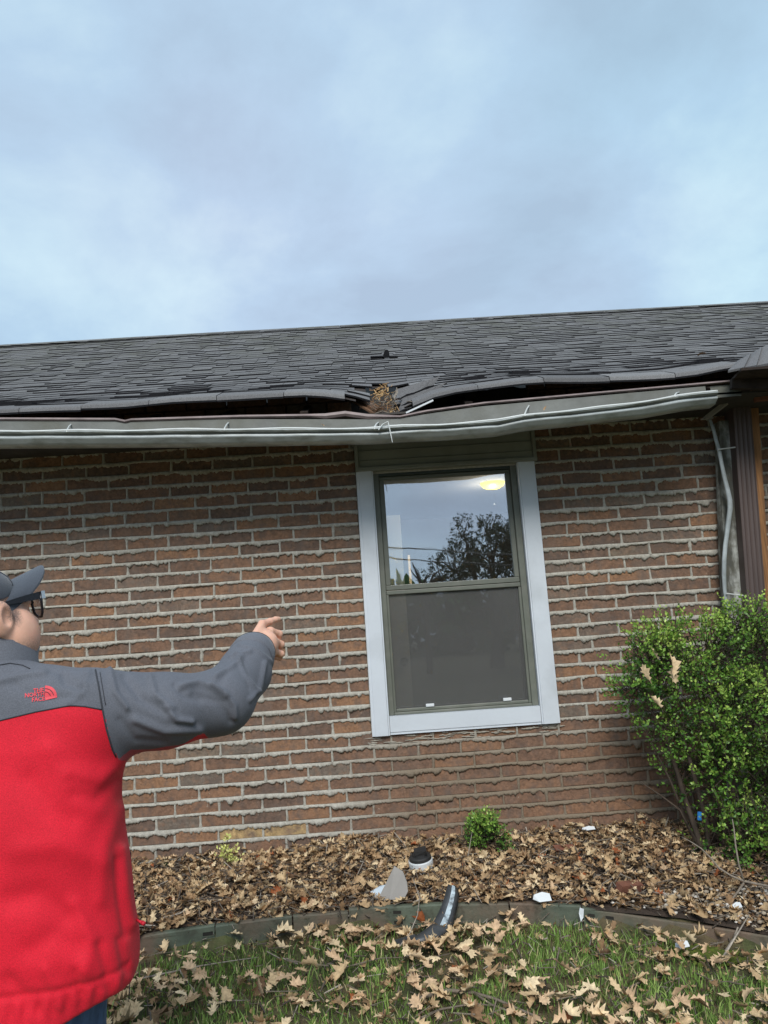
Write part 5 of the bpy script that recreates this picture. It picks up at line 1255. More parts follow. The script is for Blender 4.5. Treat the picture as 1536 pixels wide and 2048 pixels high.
# creases placed one by one: (pixel polyline, width px, height m)
strokes = [([(219, 1338), (230, 1385), (254, 1416)], 8, .006), ([(332, 1416), (352, 1439), (383, 1443)], 8, .008), ([(359, 1373), (395, 1366), (422, 1373), (449, 1392)], 8, .008),
 ([(422, 1373), (450, 1385), (469, 1412), (470, 1435)], 7, .007), ([(430, 1353), (469, 1330), (484, 1314)], 6, .006), ([(473, 1310), (492, 1353), (515, 1385)], 6, .006), ([(461, 1314), (500, 1303)], 5, .005),
 ([(480, 1290), (510, 1298), (545, 1325)], 5, .004), ([(250, 1353), (281, 1395), (332, 1424)], 10, -.010), ([(390, 1388), (437, 1404), (461, 1443)], 8, -.008), ([(352, 1371), (372, 1392), (400, 1400)], 8, -.008),
 ([(300, 1353), (310, 1390), (345, 1415)], 8, .005), ([(455, 1340), (440, 1365)], 8, -.007), ([(485, 1335), (500, 1375)], 6, -.006), ([(530, 1325), (520, 1375), (500, 1400)], 6, .005), ([(270, 1440), (330, 1462), (400, 1460)], 11, .006), ([(240, 1440), (270, 1480), (330, 1485)], 9, -.006),
 ([(128, 1350), (130, 1365), (160, 1375)], 9, -.010), ([(100, 1338), (150, 1362), (190, 1352)], 8, -.004), ([(30, 1370), (80, 1395), (150, 1395)], 12, -.005), ([(0, 1362), (40, 1352), (90, 1345)], 8, .005), ([(175, 1345), (165, 1385), (140, 1405)], 10, .004),
 ([(235, 1530), (200, 1560), (140, 1545)], 12, .006), ([(232, 1560), (190, 1600), (150, 1590)], 10, -.005), ([(238, 1620), (205, 1700), (200, 1800)], 12, .006), ([(100, 1500), (130, 1570), (190, 1620)], 16, .006), ([(60, 1560), (100, 1620), (140, 1640)], 16, -.006),
 ([(40, 1700), (120, 1690), (200, 1720)], 18, .006), ([(20, 1800), (80, 1790), (130, 1830)], 20, -.009), ([(60, 1900), (110, 1870), (160, 1900)], 18, -.007), ([(150, 1810), (180, 1880), (170, 1940)], 12, .007), ([(243, 1700), (250, 1780), (262, 1850)], 8, .008), ([(232, 1720), (240, 1800), (252, 1870)], 6, -.006),
 ([(200, 1890), (215, 1940), (210, 1975)], 8, -.006), ([(240, 1880), (250, 1930), (262, 1945)], 7, -.006), ([(20, 1960), (50, 1990), (70, 2020)], 10, -.005), ([(90, 1940), (110, 1975), (115, 2010)], 8, .005), ([(150, 1945), (160, 1985)], 7, -.005)]
def px_np(V):
    q = V - np.array([0, 0, CZ]); w = q @ np.array(CF); return 768 + 1538 * (q @ np.array(CR)) / w, 1024 - 1538 * (q @ np.array(CU)) / w
def normals(V, F):
    n = np.cross(V[F[:, 2]] - V[F[:, 0]], V[F[:, 3]] - V[F[:, 1]]); N_ = np.zeros_like(V)
    for k in range(4): np.add.at(N_, F[:, k], n)
    return N_ / (np.linalg.norm(N_, axis=1)[:, None] + 1e-9)
def smooth(V, F, it, lam=.5):
    E_ = np.concatenate([F[:, [0, 1]], F[:, [1, 2]], F[:, [2, 3]], F[:, [3, 0]]]); deg = np.bincount(E_.ravel(), minlength=len(V))[:, None]
    for _ in range(it):
        A = np.zeros_like(V); np.add.at(A, E_[:, 0], V[E_[:, 1]]); np.add.at(A, E_[:, 1], V[E_[:, 0]]); V = V + lam * (A / deg - V)
    return V
Vj = smooth(Vj, Fj, 5)
Nj = normals(Vj, Fj); toc = np.array([0, 0, CZ]) - Vj
if (Nj * (Vj - Vj.mean(0))).sum(1).mean() < 0: Fj = Fj[:, ::-1]; Nj = -Nj
U_, V_ = px_np(Vj); facing = np.clip((Nj * toc).sum(1) / np.linalg.norm(toc, axis=1) * 3 + .6, 0, 1)
disp = np.zeros(len(Vj))
def seg_d(px, py, a, b):
    a = np.array(a, float); b = np.array(b, float); ba = b - a; t = np.clip(((px - a[0]) * ba[0] + (py - a[1]) * ba[1]) / ba.dot(ba), 0, 1)
    return np.hypot(px - a[0] - t * ba[0], py - a[1] - t * ba[1])
for pl, w_, h_ in strokes:
    d = np.min([seg_d(U_, V_, a, b) for a, b in zip(pl, pl[1:])], axis=0); up_ = pl[0][1] < 1500; ww_ = w_ * (.85 if up_ else 1.35); disp += ((1.35 if h_ > 0 else .7) if up_ else .95) * h_ * (1 - (.55 if up_ and h_ > 0 else 0) * (d / ww_) ** 2) * np.exp(-(d / ww_) ** 2) * facing
for a, b, dep in [((190, 1337), (233, 1518), .0035)]: pass
band = np.exp(-((Vj[:, 2] - (hemz + .048)) / .006) ** 2) * (U_ < 262)                     # hem stitch line
disp -= .004 * band
disp += .003 * np.exp(-((Vj[:, 2] - (hemz + .022)) / .018) ** 2) * np.sin(U_ * .22) * facing
Vj = Vj + Nj * disp[:, None]; Vj = smooth(Vj, Fj, 1)
# cloth areas: grey yoke, sleeve; red body and underside of the sleeve
yk = [W(px_, py_, 1.67) for px_, py_ in [(-400, 1470), (0, 1441), (70, 1424), (140, 1411), (170, 1413), (206, 1420)]]
yx = [p.x for p in yk]; yz = [p.z for p in yk]
ah = [W(px_, py_, 1.74) for px_, py_ in [(188, 1300), (190, 1337), (197, 1370), (205, 1420), (213, 1460), (225, 1500), (234, 1520), (240, 1560)]]
az = np.array([p.z for p in ah])[::-1]; axx = np.array([p.x for p in ah])[::-1]
s_yoke = Vj[:, 2] - np.interp(Vj[:, 0], yx, yz)
s_arm = Vj[:, 0] - np.interp(Vj[:, 2], az, axx)
Nj = normals(Vj, Fj)
under = (-Nj[:, 2] - .80) * .05
s_arm2 = np.minimum(s_arm, np.where(s_arm > .0, -under, 1))
s_arm2 = np.where(Vj[:, 0] > El.x - .02, s_arm, s_arm2)
grey = np.maximum(s_yoke, s_arm2)
grey = np.where((s_arm > 0), s_arm2, s_yoke)
yl = np.interp(U_, [-400, 0, 70, 140, 168, 210], [1470, 1441, 1424, 1411, 1413, 1421]); al = np.interp(V_, [1300, 1337, 1370, 1420, 1460, 1500, 1520], [188, 191, 197, 205, 213, 225, 234])
ul = np.interp(U_, [200, 234, 262, 300, 400, 458, 470], [1540, 1518, 1499, 1499, 1483, 1459, 1500])
py_ = (yl - V_) * .0012; pa_ = (U_ - al) * .0012; pu_ = (ul - V_) * .0012
gpx = np.where((pa_ > 0) & (V_ < 1522), np.maximum(np.minimum(pa_, pu_), py_ * (py_ > 0)), py_)
gpx = np.where((U_ > 470) & (V_ < 1520), .05, gpx)
grey = np.where(Vj[:, 1] < PY + .04, gpx, grey); grey = np.where((Vj[:, 0] > El.x - .03) & (V_ < 1452), .05, grey)
grey = np.where((V_ > 1524), -.01, grey)
me = np_mesh('jacket_shell', Vj, Fj, None, True); a = me.attributes.new('grey', 'FLOAT', 'POINT'); a.data.foreach_set('value', grey.astype(np.float32))
m = bpy.data.materials.new('fleece_cloth'); m.use_nodes = True; t = m.node_tree; b = t.nodes['Principled BSDF']
at = N(t, 'ShaderNodeAttribute', attribute_name='grey'); mr = N(t, 'ShaderNodeMapRange', inp={1: -.0005, 2: .0005, 3: 0., 4: 1.}); t.links.new(at.outputs['Fac'], mr.inputs[0])
gp = N(t, 'ShaderNodeNewGeometry')
nz = N(t, 'ShaderNodeTexNoise', inp={'Scale': 420.0, 'Detail': 2.0}); t.links.new(gp.outputs['Position'], nz.inputs['Vector'])
nz2 = N(t, 'ShaderNodeTexNoise', inp={'Scale': 7.0, 'Detail': 5.0}); t.links.new(gp.outputs['Position'], nz2.inputs['Vector'])
x = N(t, 'ShaderNodeMix', data_type='RGBA'); t.links.new(mr.outputs[0], x.inputs[0]); x.inputs[6].default_value = (.66, .010, .028, 1); x.inputs[7].default_value = (.118, .125, .146, 1)
r2_ = N(t, 'ShaderNodeMapRange', inp={1: .25, 2: .75, 3: .78, 4: 1.22}); t.links.new(nz.outputs['Fac'], r2_.inputs[0])
r3_ = N(t, 'ShaderNodeMapRange', inp={1: .3, 2: .7, 3: .92, 4: 1.08}); t.links.new(nz2.outputs['Fac'], r3_.inputs[0])
mm_ = N(t, 'ShaderNodeMath', operation='MULTIPLY'); t.links.new(r2_.outputs[0], mm_.inputs[0]); t.links.new(r3_.outputs[0], mm_.inputs[1])
sc_ = N(t, 'ShaderNodeVectorMath', operation='SCALE'); t.links.new(x.outputs[2], sc_.inputs[0]); t.links.new(mm_.outputs[0], sc_.inputs['Scale']); t.links.new(sc_.outputs[0], b.inputs['Base Color'])
b.inputs['Roughness'].default_value = .75; b.inputs['Sheen Weight'].default_value = .08; b.inputs['Specular IOR Level'].default_value = .3
bp = N(t, 'ShaderNodeBump', inp={'Strength': .6, 'Distance': .0012}); t.links.new(nz.outputs['Fac'], bp.inputs['Height']); t.links.new(bp.outputs[0], b.inputs['Normal'])
M['cloth'] = m
M['cloth_dark'] = mat('seam_cloth', (.035, .038, .046), .8, ns=200, namt=.2)
M['cloth_grey'] = mat('grey_softshell', (.118, .125, .146), .7, ns=420, nd=2, namt=.22, bump=.0006, bs=420, sheen=.2)
M['logo'] = mat('embroidery', (.72, .05, .07), .6, ns=500, namt=.3)
M['cap'] = mat('cap_cloth', (.050, .060, .078), .85, ns=600, nd=2, namt=.35, bump=.0008, bs=600, sheen=.3)
def skin_x(t, vec, c, b):
    c = blend(t, c, (.70, .27, .19), 14., .52, .72, vec, 3., .35)
    at = N(t, 'ShaderNodeAttribute', attribute_name='stubble'); n = N(t, 'ShaderNodeTexNoise', inp={'Scale': 300., 'Detail': 2.}); t.links.new(vec, n.inputs['Vector'])
    mu = N(t, 'ShaderNodeMath', operation='MULTIPLY'); t.links.new(at.outputs['Fac'], mu.inputs[0]); t.links.new(n.outputs['Fac'], mu.inputs[1])
    mr = N(t, 'ShaderNodeMapRange', inp={1: .1, 2: .45, 3: 0., 4: .8}); t.links.new(mu.outputs[0], mr.inputs[0])
    x = N(t, 'ShaderNodeMix', data_type='RGBA'); t.links.new(mr.outputs[0], x.inputs[0]); t.links.new(c, x.inputs[6]); x.inputs[7].default_value = (.07, .055, .05, 1); return x.outputs[2]
M['skin'] = mat('skin', (.74, .42, .295), .48, ns=22, nd=5, namt=.09, bump=.0006, bs=220, extra=skin_x)
sb = M['skin'].node_tree.nodes['Principled BSDF']; sb.inputs['Subsurface Weight'].default_value = .12; sb.inputs['Subsurface Radius'].default_value = (.01, .004, .002); sb.inputs['Subsurface Scale'].default_value = .5
M['hair'] = mat('short_hair', (.030, .026, .025), .8, ns=300, namt=.5, bump=.002, bs=500)
M['denim'] = mat('denim', (.055, .105, .20), .85, ns=60, nd=6, namt=.35, bump=.001, bs=500, stretch=(1, 1, .3), extra=dirty((.16, .25, .38), .6, 18., .5, .7, (1, 1, .3)))
M['specs'] = mat('black_plastic', (.012, .012, .016), .25, ns=10, namt=.1)
M['lens'] = glassmat('spectacle_lens', .25, .02, (.62, .60, .60))
M['metal'] = mat('hinge_metal', (.75, .75, .75), .25, metal=1.)
M['shoe'] = mat('brown_shoe', (.08, .05, .035), .6)
man = empty('person', (CX, PY, ground(CX, PY)), 'man in red and grey jacket and dark cap, back turned, pointing at the wall', 'person')
MO = Vector(man.location)
def mb_build(q, name, m_, parent=None, smooth=False, sub=0):
    o = q.build(name, m_, parent or man, smooth); o.location = -MO if parent is None else Vector((0, 0, 0))
    if sub: s_ = o.modifiers.new('sub', 'SUBSURF'); s_.levels = s_.render_levels = sub
    return o
jacket = link('jacket', me, man, M['cloth']); jacket.location = -MO
jb = BVHTree.FromPolygons([tuple(v) for v in Vj], [tuple(int(i) for i in f) for f in Fj])
CAM = Vector((0, 0, CZ))
def on_jacket(px, py, lift=.002):
    d = (CF + CR * ((px - 768) / 1538) - CU * ((py - 1024) / 1538)).normalized(); h = jb.ray_cast(CAM, d)
    if h[0] is None: return W(px, py, 1.75)
    n = h[1] if h[1].dot(d) < 0 else -h[1]; return h[0] + n * lift
def dense(pl, st=6):
    out = []
    for a, b in zip(pl, pl[1:]):
        n = max(1, int(math.dist(a, b) / st)); out += [(a[0] + (b[0] - a[0]) * i / n, a[1] + (b[1] - a[1]) * i / n) for i in range(n)]
    return out + [pl[-1]]
for pl, r_, nm in [([(-20, 1445), (0, 1441), (70, 1424), (140, 1411), (170, 1413), (203, 1419)], .0016, 'yoke_seam'), ([(191, 1340), (197, 1370), (205, 1420), (213, 1460), (225, 1500), (232, 1514)], .0018, 'armhole_seam'), ([(200, 1345), (205, 1375), (211, 1410)], .0009, 'top_stitch')]:
    q = MB(); q.tube([on_jacket(a, b, .0006) for a, b in dense(pl)], r_, 6); mb_build(q, nm, M['cloth_dark'], jacket, True)
# embroidered logo: lettering in three lines beside a quarter dome
lg = empty('logo'); lg.parent = jacket
def stroke3(q, pts, r=.0009): q.tube([on_jacket(a, b, .0010) for a, b in dense(pts, 3)], r, 4)
dom = []
q = MB()
nA = 9
P = []
for rr in (0., .25, .5, .75, 1.):
    P.append([on_jacket(90 + (24 * rr) * math.sin(a) * 1.0, 1394 - (22 * rr) * math.cos(a) - math.sin(a) * rr * 2.0, .0016) for a in np.linspace(0, math.pi / 2, nA)])
q.grid(P); mb_build(q, 'logo_dome', M['logo'], lg)
q = MB()
for r_ in (.45, .72): q.tube([on_jacket(90 + 24 * r_ * math.sin(a), 1394 - 22 * r_ * math.cos(a) - math.sin(a) * r_ * 2, .0022) for a in np.linspace(0, 1.45, 8)], .0007, 4)
mb_build(q, 'logo_arc', M['cloth_dark'], lg)
def text_px(txt, x0, y0, hpx, wpx, slope):
    cu = bpy.data.curves.new('lettering', 'FONT'); cu.body = txt; cu.size = 1.0; cu.resolution_u = 3; cu.offset = .022
    o = bpy.data.objects.new('lettering', cu); COL.objects.link(o); dg = bpy.context.evaluated_depsgraph_get(); dg.update()
    me = bpy.data.meshes.new_from_object(o.evaluated_get(dg)); bpy.data.objects.remove(o); bpy.data.curves.remove(cu)
    xs = [v.co.x for v in me.vertices]; a, b = min(xs), max(xs)
    for v in me.vertices:
        u = (v.co.x - a) / (b - a) * wpx; w_ = v.co.y / .72 * hpx; v.co = on_jacket(x0 + u, y0 - w_ + slope * u, .0018)
    o = link('lettering', me, lg, M['logo']); return o
text_px('THE', 67, 1385.5, 8.0, 21, -.10); text_px('NORTH', 50, 1395.5, 8.5, 39, -.10); text_px('FACE', 64, 1404, 8.0, 26, -.10)
q = MB(); q.add([on_jacket(x_, y_, .0014) for x_, y_ in [(90, 1393.8), (114, 1390), (114.5, 1395), (91, 1401)]], [(0, 1, 2, 3)]); mb_build(q, 'logo_base', M['logo'], lg)
# cuff: strap round the wrist and dark opening
wdv = (Wr - Fm).normalized(); wu = wdv.cross(Vector((0, 0, 1))).normalized(); wv_ = wu.cross(wdv)
q = MB(); P = []
for off, rr in [(-.034, .0605), (-.030, .0635), (-.006, .0600), (.004, .0580), (.003, .0530), (-.03, .050)]:
    P.append([Wr + wdv * (off + .006 * math.sin(a * 2)) + (wu * math.cos(a) + wv_ * math.sin(a)) * rr for a in np.linspace(0, 2 * math.pi, 33)])
q.grid(P); mb_build(q, 'cuff', M['cloth_grey'], jacket, True)
q = MB(); q.tube([Wr + wdv * (.004 + .006 * math.sin(a * 2)) + (wu * math.cos(a) + wv_ * math.sin(a)) * .0575 for a in np.linspace(0, 2 * math.pi, 33)], .0016, 5); mb_build(q, 'cuff_binding', M['cloth_dark'], jacket, True)
# collar: two upright layers, higher at the nape
nc = W(-12, 1330, 1.81)
for nm, rr, hh, m_, sx in (('collar', .093, .092, M['cloth_grey'], 0.), ('collar_lining', .085, .104, M['cloth_dark'], 0.)):
    q = MB(); P = []
    for f in (-.35, 0, .3, .6, .9, 1.0, .97, .5):
        row = []
        for k in range(41):
            a = 2 * math.pi * k / 40; dx, dy = math.sin(a), -math.cos(a)       # a=0 faces the camera (nape)
            up = .30 + .70 * max(0, .5 + .5 * math.cos(a + .35)) ** 1.0 ; r_ = rr * (1 - .10 * f) - (.007 if f in (.97, .5) and nm == 'collar' else 0) + .002 * math.sin(a * 5 + f * 3)
            row.append(nc + Vector((dx * r_ * 1.02 + .004 * f, dy * r_ * .98 + .035 * f * .5, hh * up * f)))
        P.append(row)
    q.grid(P); mb_build(q, nm, m_, jacket, True)
q = MB(); pts = [on_jacket(a, b, .001) for a, b in dense([(-5, 1331), (20, 1327), (45, 1331), (60, 1338)])]; q.tube(pts, .0012, 5); mb_build(q, 'collar_seam', M['cloth_dark'], jacket, True)
q = MB(); q.tube([W(272, 1838, 1.80), W(279, 1843, 1.79), W(284, 1845, 1.785)], [.003, .0025, .004], 6); q.tube([W(284, 1845, 1.785), W(289, 1848, 1.78)], .0045, 6); mb_build(q, 'hem_cord', mat('red_cord', (.5, .012, .03), .7), jacket, True)
q = MB(); q.box(tuple(W(240, 1790, 1.90)), tuple(W(264, 1700, 1.93) + Vector((0.0, 0, 0)))); o = mb_build(q, 'phone_pouch', M['rubber'], None); bv = o.modifiers.new('b', 'BEVEL'); bv.width = .006; bv.segments = 3

# ---- body: head, neck, torso core, hand and legs in one mesh
HA = rad(40); HPi = rad(9); HS = 1.10
Fh = Vector((math.sin(HA) * math.cos(HPi), math.cos(HA) * math.cos(HPi), math.sin(HPi))); Rh = Vector((math.cos(HA), -math.sin(HA), 0)); Uh = Rh.cross(Fh)
HC = W(-45, 1234, 1.80)
A_ = [Rh, Fh, Uh]
def H(x, y, z): return HC + (Rh * x + Fh * y + Uh * z) * HS
def head_sdf(X, Y, Z):
    E_ = lambda c, r: ell(X, Y, Z, H(*c), [k_ * HS for k_ in r], A_)
    d = E_((0, -.012, .022), (.076, .096, .072))
    d = smin(d, E_((0, .035, -.035), (.064, .068, .080)), .03)           # face
    for s_ in (1, -1):
        d = smin(d, E_((s_ * .052, .047, -.052), (.044, .050, .060)), .025)   # full cheeks and jaw
        d = smin(d, E_((s_ * .030, .082, .012), (.026, .016, .010)), .012)   # brow
        d = smin(d, E_((s_ * .034, .072, -.03), (.022, .022, .020)), .012)
        d = -smin(-d, E_((s_ * .032, .098, -.004), (.016, .012, .010)), .008)  # eye sockets
        d = smin(d, E_((s_ * .032, .082, -.004), (.0125, .0125, .0125)), .002)
    d = smin(d, cap_(X, Y, Z, H(0, .094, .0), H(0, .116, -.032), .008, .012), .010)
    for s_ in (1, -1): d = smin(d, E_((s_ * .012, .104, -.036), (.009, .010, .007)), .006)
    d = smin(d, E_((0, .093, -.060), (.024, .012, .006)), .005); d = smin(d, E_((0, .091, -.070), (.020, .012, .006)), .005)
    d = -smin(-d, E_((0, .106, -.065), (.024, .006, .0015)), .003)
    d = smin(d, E_((0, .076, -.098), (.028, .024, .020)), .02)          # chin
    d = smin(d, cap_(X, Y, Z, H(0, -.035, -.03), Vector((nc.x, nc.y, nc.z - .06)), .066, .072), .03)  # neck
    for s_ in (1, -1):                                                   # ears
        e_ = E_((s_ * .086, .008, -.012), (.016, .024, .038)); e_ = -smin(-e_, E_((s_ * .101, .016, -.008), (.011, .012, .021)), .004)
        e_ = smin(e_, E_((s_ * .082, .018, -.045), (.009, .013, .013)), .006)
        d = smin(d, e_, .006)
    return d
Vh, Fh_ = surface_nets(head_sdf, tuple(HC - Vector((.16, .17, .23))), tuple(HC + Vector((.17, .18, .17))), .0034); Vh = smooth(Vh, Fh_, 1)
def kp(px, py, Y): return W(px, py, Y)
kn = [kp(524, 1248, 2.225), kp(541, 1262, 2.235), kp(550, 1283, 2.235), kp(550, 1303, 2.225)]
wrist = Wr0
fing = [[kn[0], kp(540, 1243, 2.255), kp(551, 1239, 2.275), kp(557, 1238, 2.285)], [kn[1], kp(558, 1268, 2.262), kp(557, 1279, 2.272), kp(546, 1280, 2.255)],
        [kn[2], kp(562, 1289, 2.256), kp(558, 1298, 2.265), kp(547, 1297, 2.25)], [kn[3], kp(562, 1308, 2.24), kp(559, 1316, 2.25), kp(550, 1314, 2.24)]]
fr = [(.0105, .0096, .0086, .0074), (.0108, .0104, .0094, .008), (.0104, .0100, .009, .0078), (.0096, .009, .008, .007)]
def hand_sdf(X, Y, Z):
    d = cap_(X, Y, Z, Fm + wdv * .03, wrist, .030, .028)
    for i, k in enumerate(kn):
        s0 = wrist + (k - kn[1]) * .45
        d = smin(d, cap_(X, Y, Z, s0, k, .0165, .0112 if i < 3 else .0100), .016)
    pc = (kn[1] + kn[2]) * .5; d = smin(d, ell(X, Y, Z, wrist.lerp(pc, .5) + Vector((.004, .012, -.006)), (.034, .034, .036)), .015)
    for i, f in enumerate(fing):
        g = None
        for j in range(3):
            c = cap_(X, Y, Z, f[j], f[j + 1], fr[i][j], fr[i][j + 1]); g = c if g is None else smin(g, c, .003)
        d = smin(d, g, .006)
        d = smin(d, ell(X, Y, Z, f[1], (fr[i][1] * 1.08,) * 3), .003)
    th = [wrist + Vector((-.008, .022, .006)), kp(520, 1272, 2.262), kp(532, 1276, 2.285), kp(544, 1282, 2.285)]
    g = smin(cap_(X, Y, Z, th[0], th[1], .017, .0125), cap_(X, Y, Z, th[1], th[2], .0125, .011), .004); g = smin(g, cap_(X, Y, Z, th[2], th[3], .011, .009), .003)
    return smin(d, g, .008)
Vk, Fk = surface_nets(hand_sdf, tuple(wrist - Vector((.09, .12, .12))), tuple(wrist + Vector((.11, .19, .12))), .0022); Vk = smooth(Vk, Fk, 1)
g0 = ground(CX, PY); hz = hemz
def lower(X, Y, Z, g=0.):
    d = ell(X, Y, Z, (CX, PY, hz + .02), (.205 + g, .135 + g, .17 + g))
    for s_ in (1, -1):
        hip = (CX + s_ * .105, PY, hz - .02); kn_ = (CX + s_ * .13, PY + .01, g0 + .47 * (hz - g0) / .72); an = (CX + s_ * .14, PY - .01, g0 + .07)
        d = smin(d, cap_(X, Y, Z, hip, kn_, .095 + g, .068 + g), .04); d = smin(d, cap_(X, Y, Z, kn_, an, .066 + g, .050 + g), .02)
    return d
def core(X, Y, Z):
    d = torso(X, Y, Z, -.03); d = np.maximum(np.maximum(d, Z - ztop + .04), hz + .02 - Z); d = smin(d, lower(X, Y, Z, -.012), .03)
    d = smin(d, cap_(X, Y, Z, (nc.x, nc.y, nc.z - .1), (nc.x, nc.y, nc.z + .0), .06, .06), .03)
    for a_, b_, r1_, r2_ in ((Sh, El, .055, .048), (El, Wr, .045, .028)): d = smin(d, cap_(X, Y, Z, a_, b_, r1_, r2_), .02)
    S2 = (2 * CX - Sh.x + .01, PY, ztop - .10); E2 = (2 * CX - Sh.x - .05, PY + .02, ztop - .38); W2 = (2 * CX - Sh.x - .02, PY + .12, ztop - .60); H2 = (2 * CX - Sh.x - .01, PY + .16, ztop - .70)
    d = smin(d, cap_(X, Y, Z, S2, E2, .05, .045), .02); d = smin(d, cap_(X, Y, Z, E2, W2, .04, .03), .02); d = smin(d, cap_(X, Y, Z, W2, H2, .03, .033), .01)
    for k in range(4): d = smin(d, cap_(X, Y, Z, H2, (H2[0] - .012, H2[1] + .035 - .02 * k, H2[2] - .085 + .008 * abs(k - 1)), .014, .008), .006)
    d = smin(d, cap_(X, Y, Z, H2, (H2[0] + .02, H2[1] + .05, H2[2] - .035), .014, .010), .006)
    return d
Vc, Fc = surface_nets(core, (CX - .46, 1.5, g0 + .02), (Wr.x + .06, 2.3, ztop + .1), .012)
Vb = np.concatenate([Vh, Vk, Vc]); Fb = np.concatenate([Fh_, Fk + len(Vh), Fc + len(Vh) + len(Vk)])
bme = np_mesh('body', Vb, Fb, None, True)
q_ = (Vb - np.array(HC)) / HS; hx = np.abs(q_ @ np.array(Rh)); hy = q_ @ np.array(Fh); hz_ = q_ @ np.array(Uh)
stub = 1.2 * np.exp(-((hy - .034) / .016) ** 2 - ((hz_ + .004) / .024) ** 2) * (hx > .04) + .45 * np.exp(-((hz_ + .085) / .03) ** 2) * (hy > .0) + .9 * np.exp(-((hz_ - .036) / .02) ** 2 - ((hy - .01) / .05) ** 2) * (hx > .04) * (hy < .06)
a = bme.attributes.new('stubble', 'FLOAT', 'POINT'); a.data.foreach_set('value', np.clip(stub, 0, 1).astype(np.float32))
body = link('body', bme, man, M['skin']); body.location = -MO
Vt, Ft = surface_nets(lambda X, Y, Z: np.maximum(lower(X, Y, Z, .012) + .002 * np.sin(40 * Z + 9 * X) * np.sin(12 * X), np.maximum(Z - (hz + .12), (g0 + .09) - Z)), (CX - .34, 1.5, g0 + .05), (CX + .34, 2.1, hz + .16), .009)
o = link('jeans', np_mesh('jeans', smooth(Vt, Ft, 1), Ft, None, True), man, M['denim']); o.location = -MO
for s_ in (1, -1):
    Vs, Fs_ = surface_nets(lambda X, Y, Z: np.maximum(smin(ell(X, Y, Z, (CX + s_ * .14, PY + .07, g0 + .03), (.048, .14, .055)), ell(X, Y, Z, (CX + s_ * .14, PY - .01, g0 + .08), (.05, .06, .05)), .03), (g0 + .004) - Z), (CX + s_ * .14 - .08, PY - .12, g0 - .01), (CX + s_ * .14 + .08, PY + .24, g0 + .16), .007)
    o = link('shoe', np_mesh('shoe', Vs, Fs_, None, True), man, M['shoe']); o.location = -MO
# hair under the cap: a close-cropped shell
def hair_sdf(X, Y, Z):
    E_ = lambda c, r: ell(X, Y, Z, H(*c), [k_ * HS for k_ in r], A_)
    d = E_((0, -.016, .021), (.0775, .0975, .073))
    y = (X - HC.x) * Fh.x + (Y - HC.y) * Fh.y + (Z - HC.z) * Fh.z; z = (X - HC.x) * Uh.x + (Y - HC.y) * Uh.y + (Z - HC.z) * Uh.z
    d = np.maximum(d, y - .018 + .2 * np.clip(.0 - z, 0, 1)); d = np.maximum(d, -.055 - z); return d
Vq, Fq = surface_nets(hair_sdf, tuple(HC - Vector((.13, .14, .12))), tuple(HC + Vector((.13, .14, .15))), .005)
o = link('hair', np_mesh('hair', Vq, Fq, None, True), man, M['hair']); o.location = -MO
# cap
cap = empty('cap'); cap.parent = man; cap.location = -MO
q = MB(); P = []
for f in np.linspace(0, 1, 9):
    th = f * math.pi / 2; row = []
    for k in range(37):
        a = 2 * math.pi * k / 36; r_ = math.cos(th)
        row.append(H(math.sin(a) * .084 * r_, -.022 + math.cos(a) * .098 * r_, .034 + .012 * math.cos(a) * r_ + .064 * math.sin(th) ** .9))
    P.append(row)
P.insert(0, [H(math.sin(2 * math.pi * k / 36) * .083, -.022 + math.cos(2 * math.pi * k / 36) * .097, .024 + .012 * math.cos(2 * math.pi * k / 36)) for k in range(37)])
q.grid(P); o = mb_build(q, 'crown', M['cap'], cap, True)
for k in range(6):
    q = MB(); a = 2 * math.pi * (k + .5) / 6; q.tube([H(math.sin(a) * .0845 * math.cos(t_), -.022 + math.cos(a) * .0985 * math.cos(t_), .035 + .012 * math.cos(a) * math.cos(t_) + .0645 * math.sin(t_) ** .9) for t_ in np.linspace(0, 1.5, 8)], .0014, 5); mb_build(q, 'crown_seam', M['cap'], cap, True)
q = MB(); top = []; botm = []
nb_ = 14
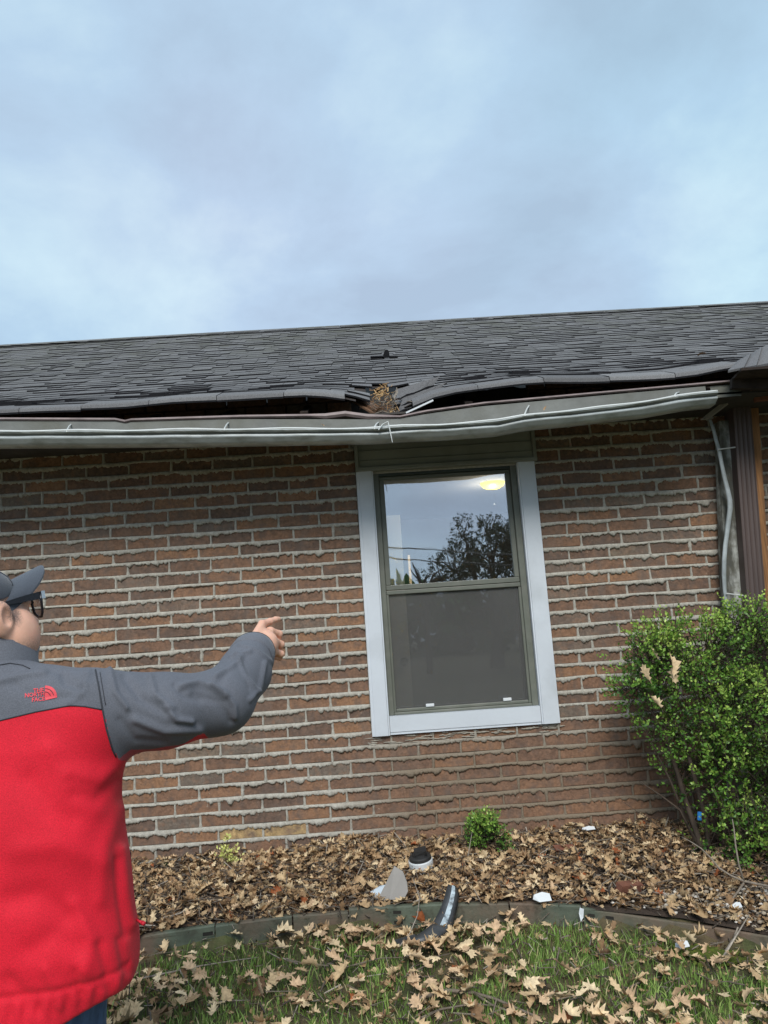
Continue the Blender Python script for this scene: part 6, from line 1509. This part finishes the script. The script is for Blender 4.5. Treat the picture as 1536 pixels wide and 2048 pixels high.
for i in range(8):
    f = i / 7; rowt = []
    for k in range(nb_ + 1):
        s_ = -1 + 2 * k / nb_; w_ = .086 * (1 - .06 * f)
        base_y = -.026 + .096 * math.sqrt(max(0, 1 - (s_ * .92) ** 2)); fy = base_y + (.080 * f) * math.sqrt(max(0.0, 1 - (abs(s_)) ** 3.2))
        sx = s_ * w_; z_ = .056 + .34 * (fy - .05) - .030 * s_ * s_ - .020 * f * s_ * s_
        rowt.append(H(sx, fy, z_))
    top.append(rowt)
botm = [[p - Uh * .006 for p in r] for r in top]
q.grid(top); q.grid(botm[::-1]); q.grid([top[-1], botm[-1]]); o = mb_build(q, 'bill', M['cap'], cap, True)
# glasses
gl = empty('glasses'); gl.parent = man; gl.location = -MO
q = MB()
for s_ in (1, -1):
    pts = [H(s_ * .080, -.020, .012), H(s_ * .081, .02, .018), H(s_ * .079, .07, .022), H(s_ * .076, .106, .024)]
    hs = [.005, .008, .015, .017]
    for i in range(3): 
        a, b = pts[i], pts[i + 1]
        q.add([a + Uh * hs[i] / 2 + Rh * s_ * .002, b + Uh * hs[i + 1] / 2 + Rh * s_ * .002, b - Uh * hs[i + 1] / 2 + Rh * s_ * .002, a - Uh * hs[i] / 2 + Rh * s_ * .002, a + Uh * hs[i] / 2 - Rh * s_ * .002, b + Uh * hs[i + 1] / 2 - Rh * s_ * .002, b - Uh * hs[i + 1] / 2 - Rh * s_ * .002, a - Uh * hs[i] / 2 - Rh * s_ * .002], [(0, 1, 2, 3), (7, 6, 5, 4), (0, 4, 5, 1), (3, 2, 6, 7)])
mb_build(q, 'temple_arms', M['specs'], gl)
q = MB()
for s_ in (1, -1):
    rim = [(.076, .026), (.078, .012), (.073, -.012), (.062, -.022), (.035, -.023), (.018, -.014), (.012, .006), (.014, .020), (.030, .027), (.058, .029)]
    P = [H(s_ * a, .112 - .25 * max(0, a - .03), b) for a, b in rim]; q.tube(P + [P[0]], .0032, 6)
q.tube([H(.013, .114, .010), H(0, .117, .013), H(-.013, .114, .010)], .003, 6)
mb_build(q, 'spectacle_frame', M['specs'], gl, True)
for s_ in (1, -1):
    q = MB(); q.add([H(s_ * a, .112 - .25 * max(0, a - .03), b) for a, b in rim], [tuple(range(10))]); mb_build(q, 'lens', M['lens'], gl)
q = MB(); q.bar(H(.0805, .100, .024), H(.0805, .108, .024), .004, .018, Uh); mb_build(q, 'hinge', M['metal'], gl)
